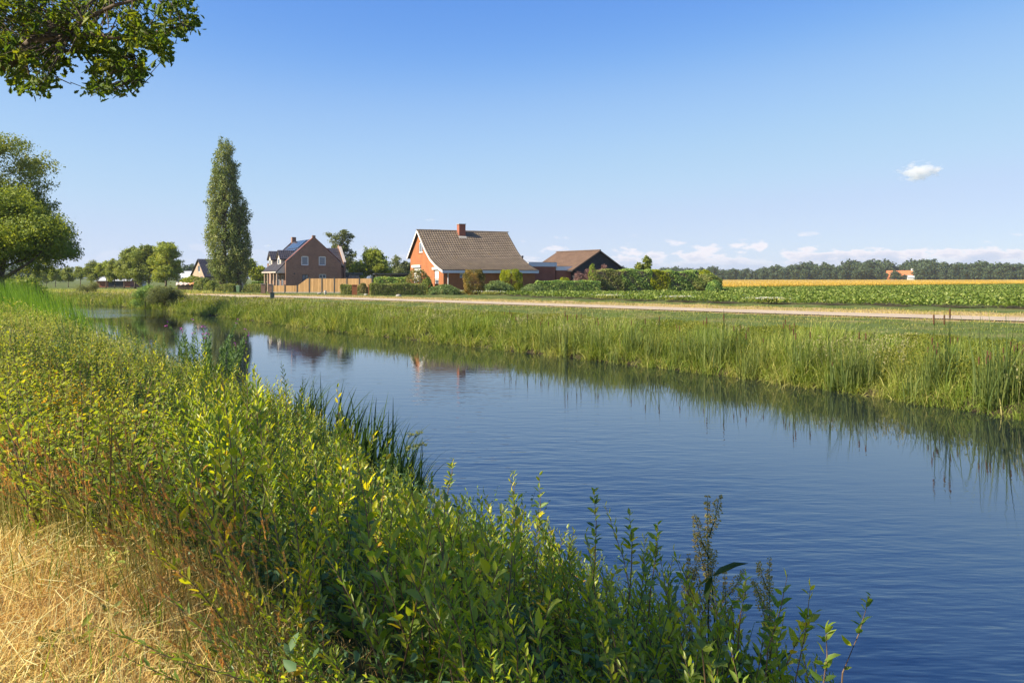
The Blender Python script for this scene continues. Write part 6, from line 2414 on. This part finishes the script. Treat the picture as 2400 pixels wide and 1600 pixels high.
dk = [dock_variant(500), dock_variant(501)]
for px, Y, top, v, lab in ((1662, 5.6, 1165, dk[0], 'tall dock plant with a brown seed spire before open water'), (1806, 5.2, 1312, dk[1], 'shorter dock plant with greenish seed spire right of the tall one'), (1706, 5.5, 1330, dk[1], 'small dock spire tucked beside the large pointed leaf'), (1620, 5.7, 1300, dk[0], 'thin dock spire just left of the tall dock')):
    X, Y, zg = herb_spot(px, 0, Y)
    zt = EZ - (top - HY) * Y / F
    place(v, (X, Y, zg), r.uniform(0, 6), max(.3, zt - zg), lab, None)


# iris leaves fanning out over the water
def iris_variant(seed):
    r = np.random.default_rng(seed)
    t = thing('iris_clump', 'iris clump', 'iris plant')
    sp = Soup()
    n = 64
    a_ = r.normal(size=n) * .9 - .35
    P = np.stack([r.normal(size=n) * .16, r.normal(size=n) * .16, np.zeros(n)], 1)
    put_blades(sp, P, r.uniform(.6, 1.15, n), a_, r.uniform(.1, .75, n), r.uniform(.024, .042, n), r.random(n), 5)
    sp.build('blade', M['iris'], t)
    m = MB()
    for k in range(9):
        m.tube([(r.normal() * .14, r.normal() * .14, -.05), (r.normal() * .16, r.normal() * .16, .12)], [.016, .012], 5)
    m.build('rootstock', M['iris'], t)
    return t


iv = [iris_variant(520), iris_variant(521)]
for px, Y, top, k, lab in ((722, 17.0, 885, 0, 'farthest dark iris clump at the near water edge'), (800, 15.2, 905, 1, 'dark iris clump with tall upright blades over the water'), (868, 13.6, 935, 0, 'dark iris clump in the middle of the near water edge'), (925, 12.4, 985, 1, 'iris clump with arching blades beside the umbel'), (955, 11.4, 1040, 0, 'nearest iris clump drooping low to the water')):
    X = (px - CX) / F * Y
    zt = EZ - (top - HY) * Y / F
    zg = max(float(ground_z([X], [Y])[0]), -1.32)
    place(iv[k], (X, Y, zg), r.normal() * .3, max(.5, (zt - zg) / 1.0), lab, None)

# water umbel leaning over the canal
Yu = 11.6
X0, X1 = at(940, 1075, Yu), at(985, 1010, Yu)
zg = float(ground_z([X0.x - .15], [Yu])[0])
t = thing('umbel_plant', 'pale umbel flower leaning out over the water by the iris', 'umbel plant', (X0.x - .15, Yu, max(zg, -1.3)))
st, sd = MB(), Soup()
b0 = Vector(t.location)
heads = [at(983, 1012, Yu) - b0, at(962, 1016, Yu) - b0, at(975, 1045, Yu) - b0, at(992, 1040, Yu) - b0, at(960, 1050, Yu) - b0]
mid = at(948, 1050, Yu) - b0
st.tube([(0, 0, 0), mid * .6, mid], [.008, .006, .005], 5)
rr = np.random.default_rng(8)
for h_ in heads:
    c_ = mid.lerp(h_, .65)
    st.tube([mid, c_], [.004, .003], 4)
    for k in range(12):
        e = h_ + Vector(rdir(1, rr)[0] * np.array([.05, .05, .02]))
        st.tube([c_, e], [.002, .001], 4, False)
        P = np.array(e) + rr.normal(size=(10, 3)) * .010
        put_leaves(sd, 'quad', P, rdir(10, rr), .014, .013, rr.random(10), r=rr)
st.build('stalk', M['dock'], t)
sd.build('blossom', M['herb'], t)


# loose sprigs with larger leaves seen against the water on the right
def sprig(px0, py0, px1, py1, Y, lab, seed, n=15, ll=.075, asp=.42, leaf='willow', dy=.1):
    r = np.random.default_rng(seed)
    a_, b_ = at(px0, py0, Y), at(px1, py1, Y + dy)
    zg = float(ground_z([a_.x], [a_.y])[0])
    root = Vector((a_.x - .06, a_.y, zg))
    t = thing('willow_sprig', lab, 'sprig', root)
    st, sp = MB(), Soup()
    st.tube([(0, 0, 0), a_ - root, a_.lerp(b_, .5) - root + Vector((.012, 0, 0)), b_ - root], [.006, .004, .003, .001], 6)
    f = np.sort(r.random(n)) * .97 + .03
    P = np.array(a_ - root) + (np.array(b_) - np.array(a_)) * f[:, None]
    ph = 2.4 * np.arange(n)
    D = np.stack([np.cos(ph), .5 * np.sin(ph), .35 + f * .7 + r.normal(size=n) * .2], 1)
    ls = ll * np.interp(f, [0, .5, 1], [.8, 1, .6]) * r.uniform(.75, 1.2, n)
    put_leaves(sp, 'lance', P, D, ls, ls * asp, r.random(n) * .7, roll=.5, r=r)
    sp.build('foliage', M[leaf], t)
    st.build('woody_stem', M['willow_stem'], t)


sprig(1975, 1575, 2040, 1392, 3.9, 'bare stemmed willow sprig reaching farthest over the water', 601, 13, .07, .5)
sprig(1865, 1590, 1900, 1370, 4.2, 'slim willow sprig left of the farthest reaching sprig', 602, 20, .07)
sprig(1800, 1520, 1846, 1345, 4.4, 'leafy willow sprig beside the shorter dock plant', 603, 20, .085)
sprig(1930, 1600, 1935, 1470, 3.8, 'short yellow green willow sprig low by the water', 604, 14, .085)
sprig(1735, 1440, 1748, 1345, 4.6, 'pale tipped willow sprig before the large pointed leaf', 605, 16, .08)
sprig(1525, 1380, 1542, 1222, 5.0, 'dark upright willow sprig left of the docks', 606, 22, .075)
sprig(1262, 1270, 1264, 1112, 6.2, 'dark upright willow sprig standing highest above its shrub', 607, 22, .075)
sprig(1395, 1300, 1392, 1150, 5.6, 'dark willow sprig bending above the middle shrubs', 608, 22, .075)
sprig(1200, 1240, 1205, 1098, 6.8, 'sunlit willow sprig with a yellow tip', 609, 26, .07, .35)
sprig(1050, 1150, 1062, 1070, 7.6, 'sunlit willow sprig nearest the drooping iris', 610, 26, .07, .32)
sprig(1480, 1330, 1475, 1205, 5.4, 'broad tipped willow sprig beside the dark upright one', 611, 20, .08)

# large single dock leaf and bramble sprigs with broad leaves
X, Y, zg = herb_spot(1690, 0, 5.4)
t = thing('dock_plant', 'dock with one large dark pointed leaf held out over the water', 'dock plant', (X, Y, zg))
st, sp = MB(), Soup()
c_ = at(1668, 1350, Y) - Vector((X, Y, zg))
st.tube([(0, 0, 0), c_], [.006, .004], 6)
D = np.array([at(1742, 1312, Y) - at(1668, 1350, Y), at(1606, 1380, Y) - at(1668, 1340, Y), at(1640, 1420, Y) - at(1660, 1345, Y)])
put_leaves(sp, 'lance', np.tile(np.array(c_), (3, 1)), D, np.array([.26, .13, .2]), np.array([.065, .04, .06]), np.array([.2, .8, .3]), roll=.2)
st.build('stalk', M['dock'], t)
sp.build('leaf', M['dock'], t)
for i, (px, py, Y, sc, lab) in enumerate(((215, 1000, 6.6, 1.0, 'bramble sprig with five broad ribbed leaves above the seeding grass'), (50, 1025, 6.8, .8, 'bramble sprig with broad pale leaves at the left edge'), (1680, 1500, 3.7, .62, 'bramble sprig with broad yellow green leaves low between the willows'), (1500, 1480, 3.8, .6, 'bramble sprig with broad leaves under the dark willow shoots'))):
    X = (px - CX) / F * Y
    zg = float(ground_z([X], [Y])[0])
    zt = EZ - (py - HY) * Y / F
    t = thing('bramble_sprig', lab, 'sprig', (X, Y, zg))
    st, sp = MB(), Soup()
    rr = np.random.default_rng(620 + i)
    for k in range(3):
        e = Vector((rr.uniform(-.14, .14), rr.uniform(-.1, .1), zt - zg - k * .08))
        st.tube([(0, 0, 0), e * .6 + Vector((0, 0, .02)), e], [.005, .004, .003], 6)
        a_ = np.array([-1.9, -.9, 0, .9, 1.9]) + rr.uniform(0, 6)
        ls = np.array([.085, .11, .13, .11, .085]) * sc
        put_leaves(sp, 'ovate', np.tile(np.array(e), (5, 1)), np.stack([np.cos(a_), np.sin(a_), a_ * 0 + .25], 1), ls, ls * .62, rr.random(5) * .4, roll=.25, r=rr)
    sp.build('foliage', M['bramble'], t)
    st.build('woody_stem', M['willow_stem'], t)

# ------------------------------------------------------------------ the air: far things fade a little to blue
m = MB()
m.box(-1500, 1500, -60, 1250, -4.2, 27)
hz = m.build('haze', None)
k = NT('haze')
v = k.n('ShaderNodeVolumePrincipled')
v.inputs['Color'].default_value = (0.80, 0.88, 1.0, 1)
v.inputs['Density'].default_value = 0.00014
v.inputs['Anisotropy'].default_value = 0.3
k.l(v.outputs[0], k.out.inputs['Volume'])
hz.data.materials.append(k.m)
tag(hz, 'thin pale blue summer haze over the fields', 'haze', kind='stuff')
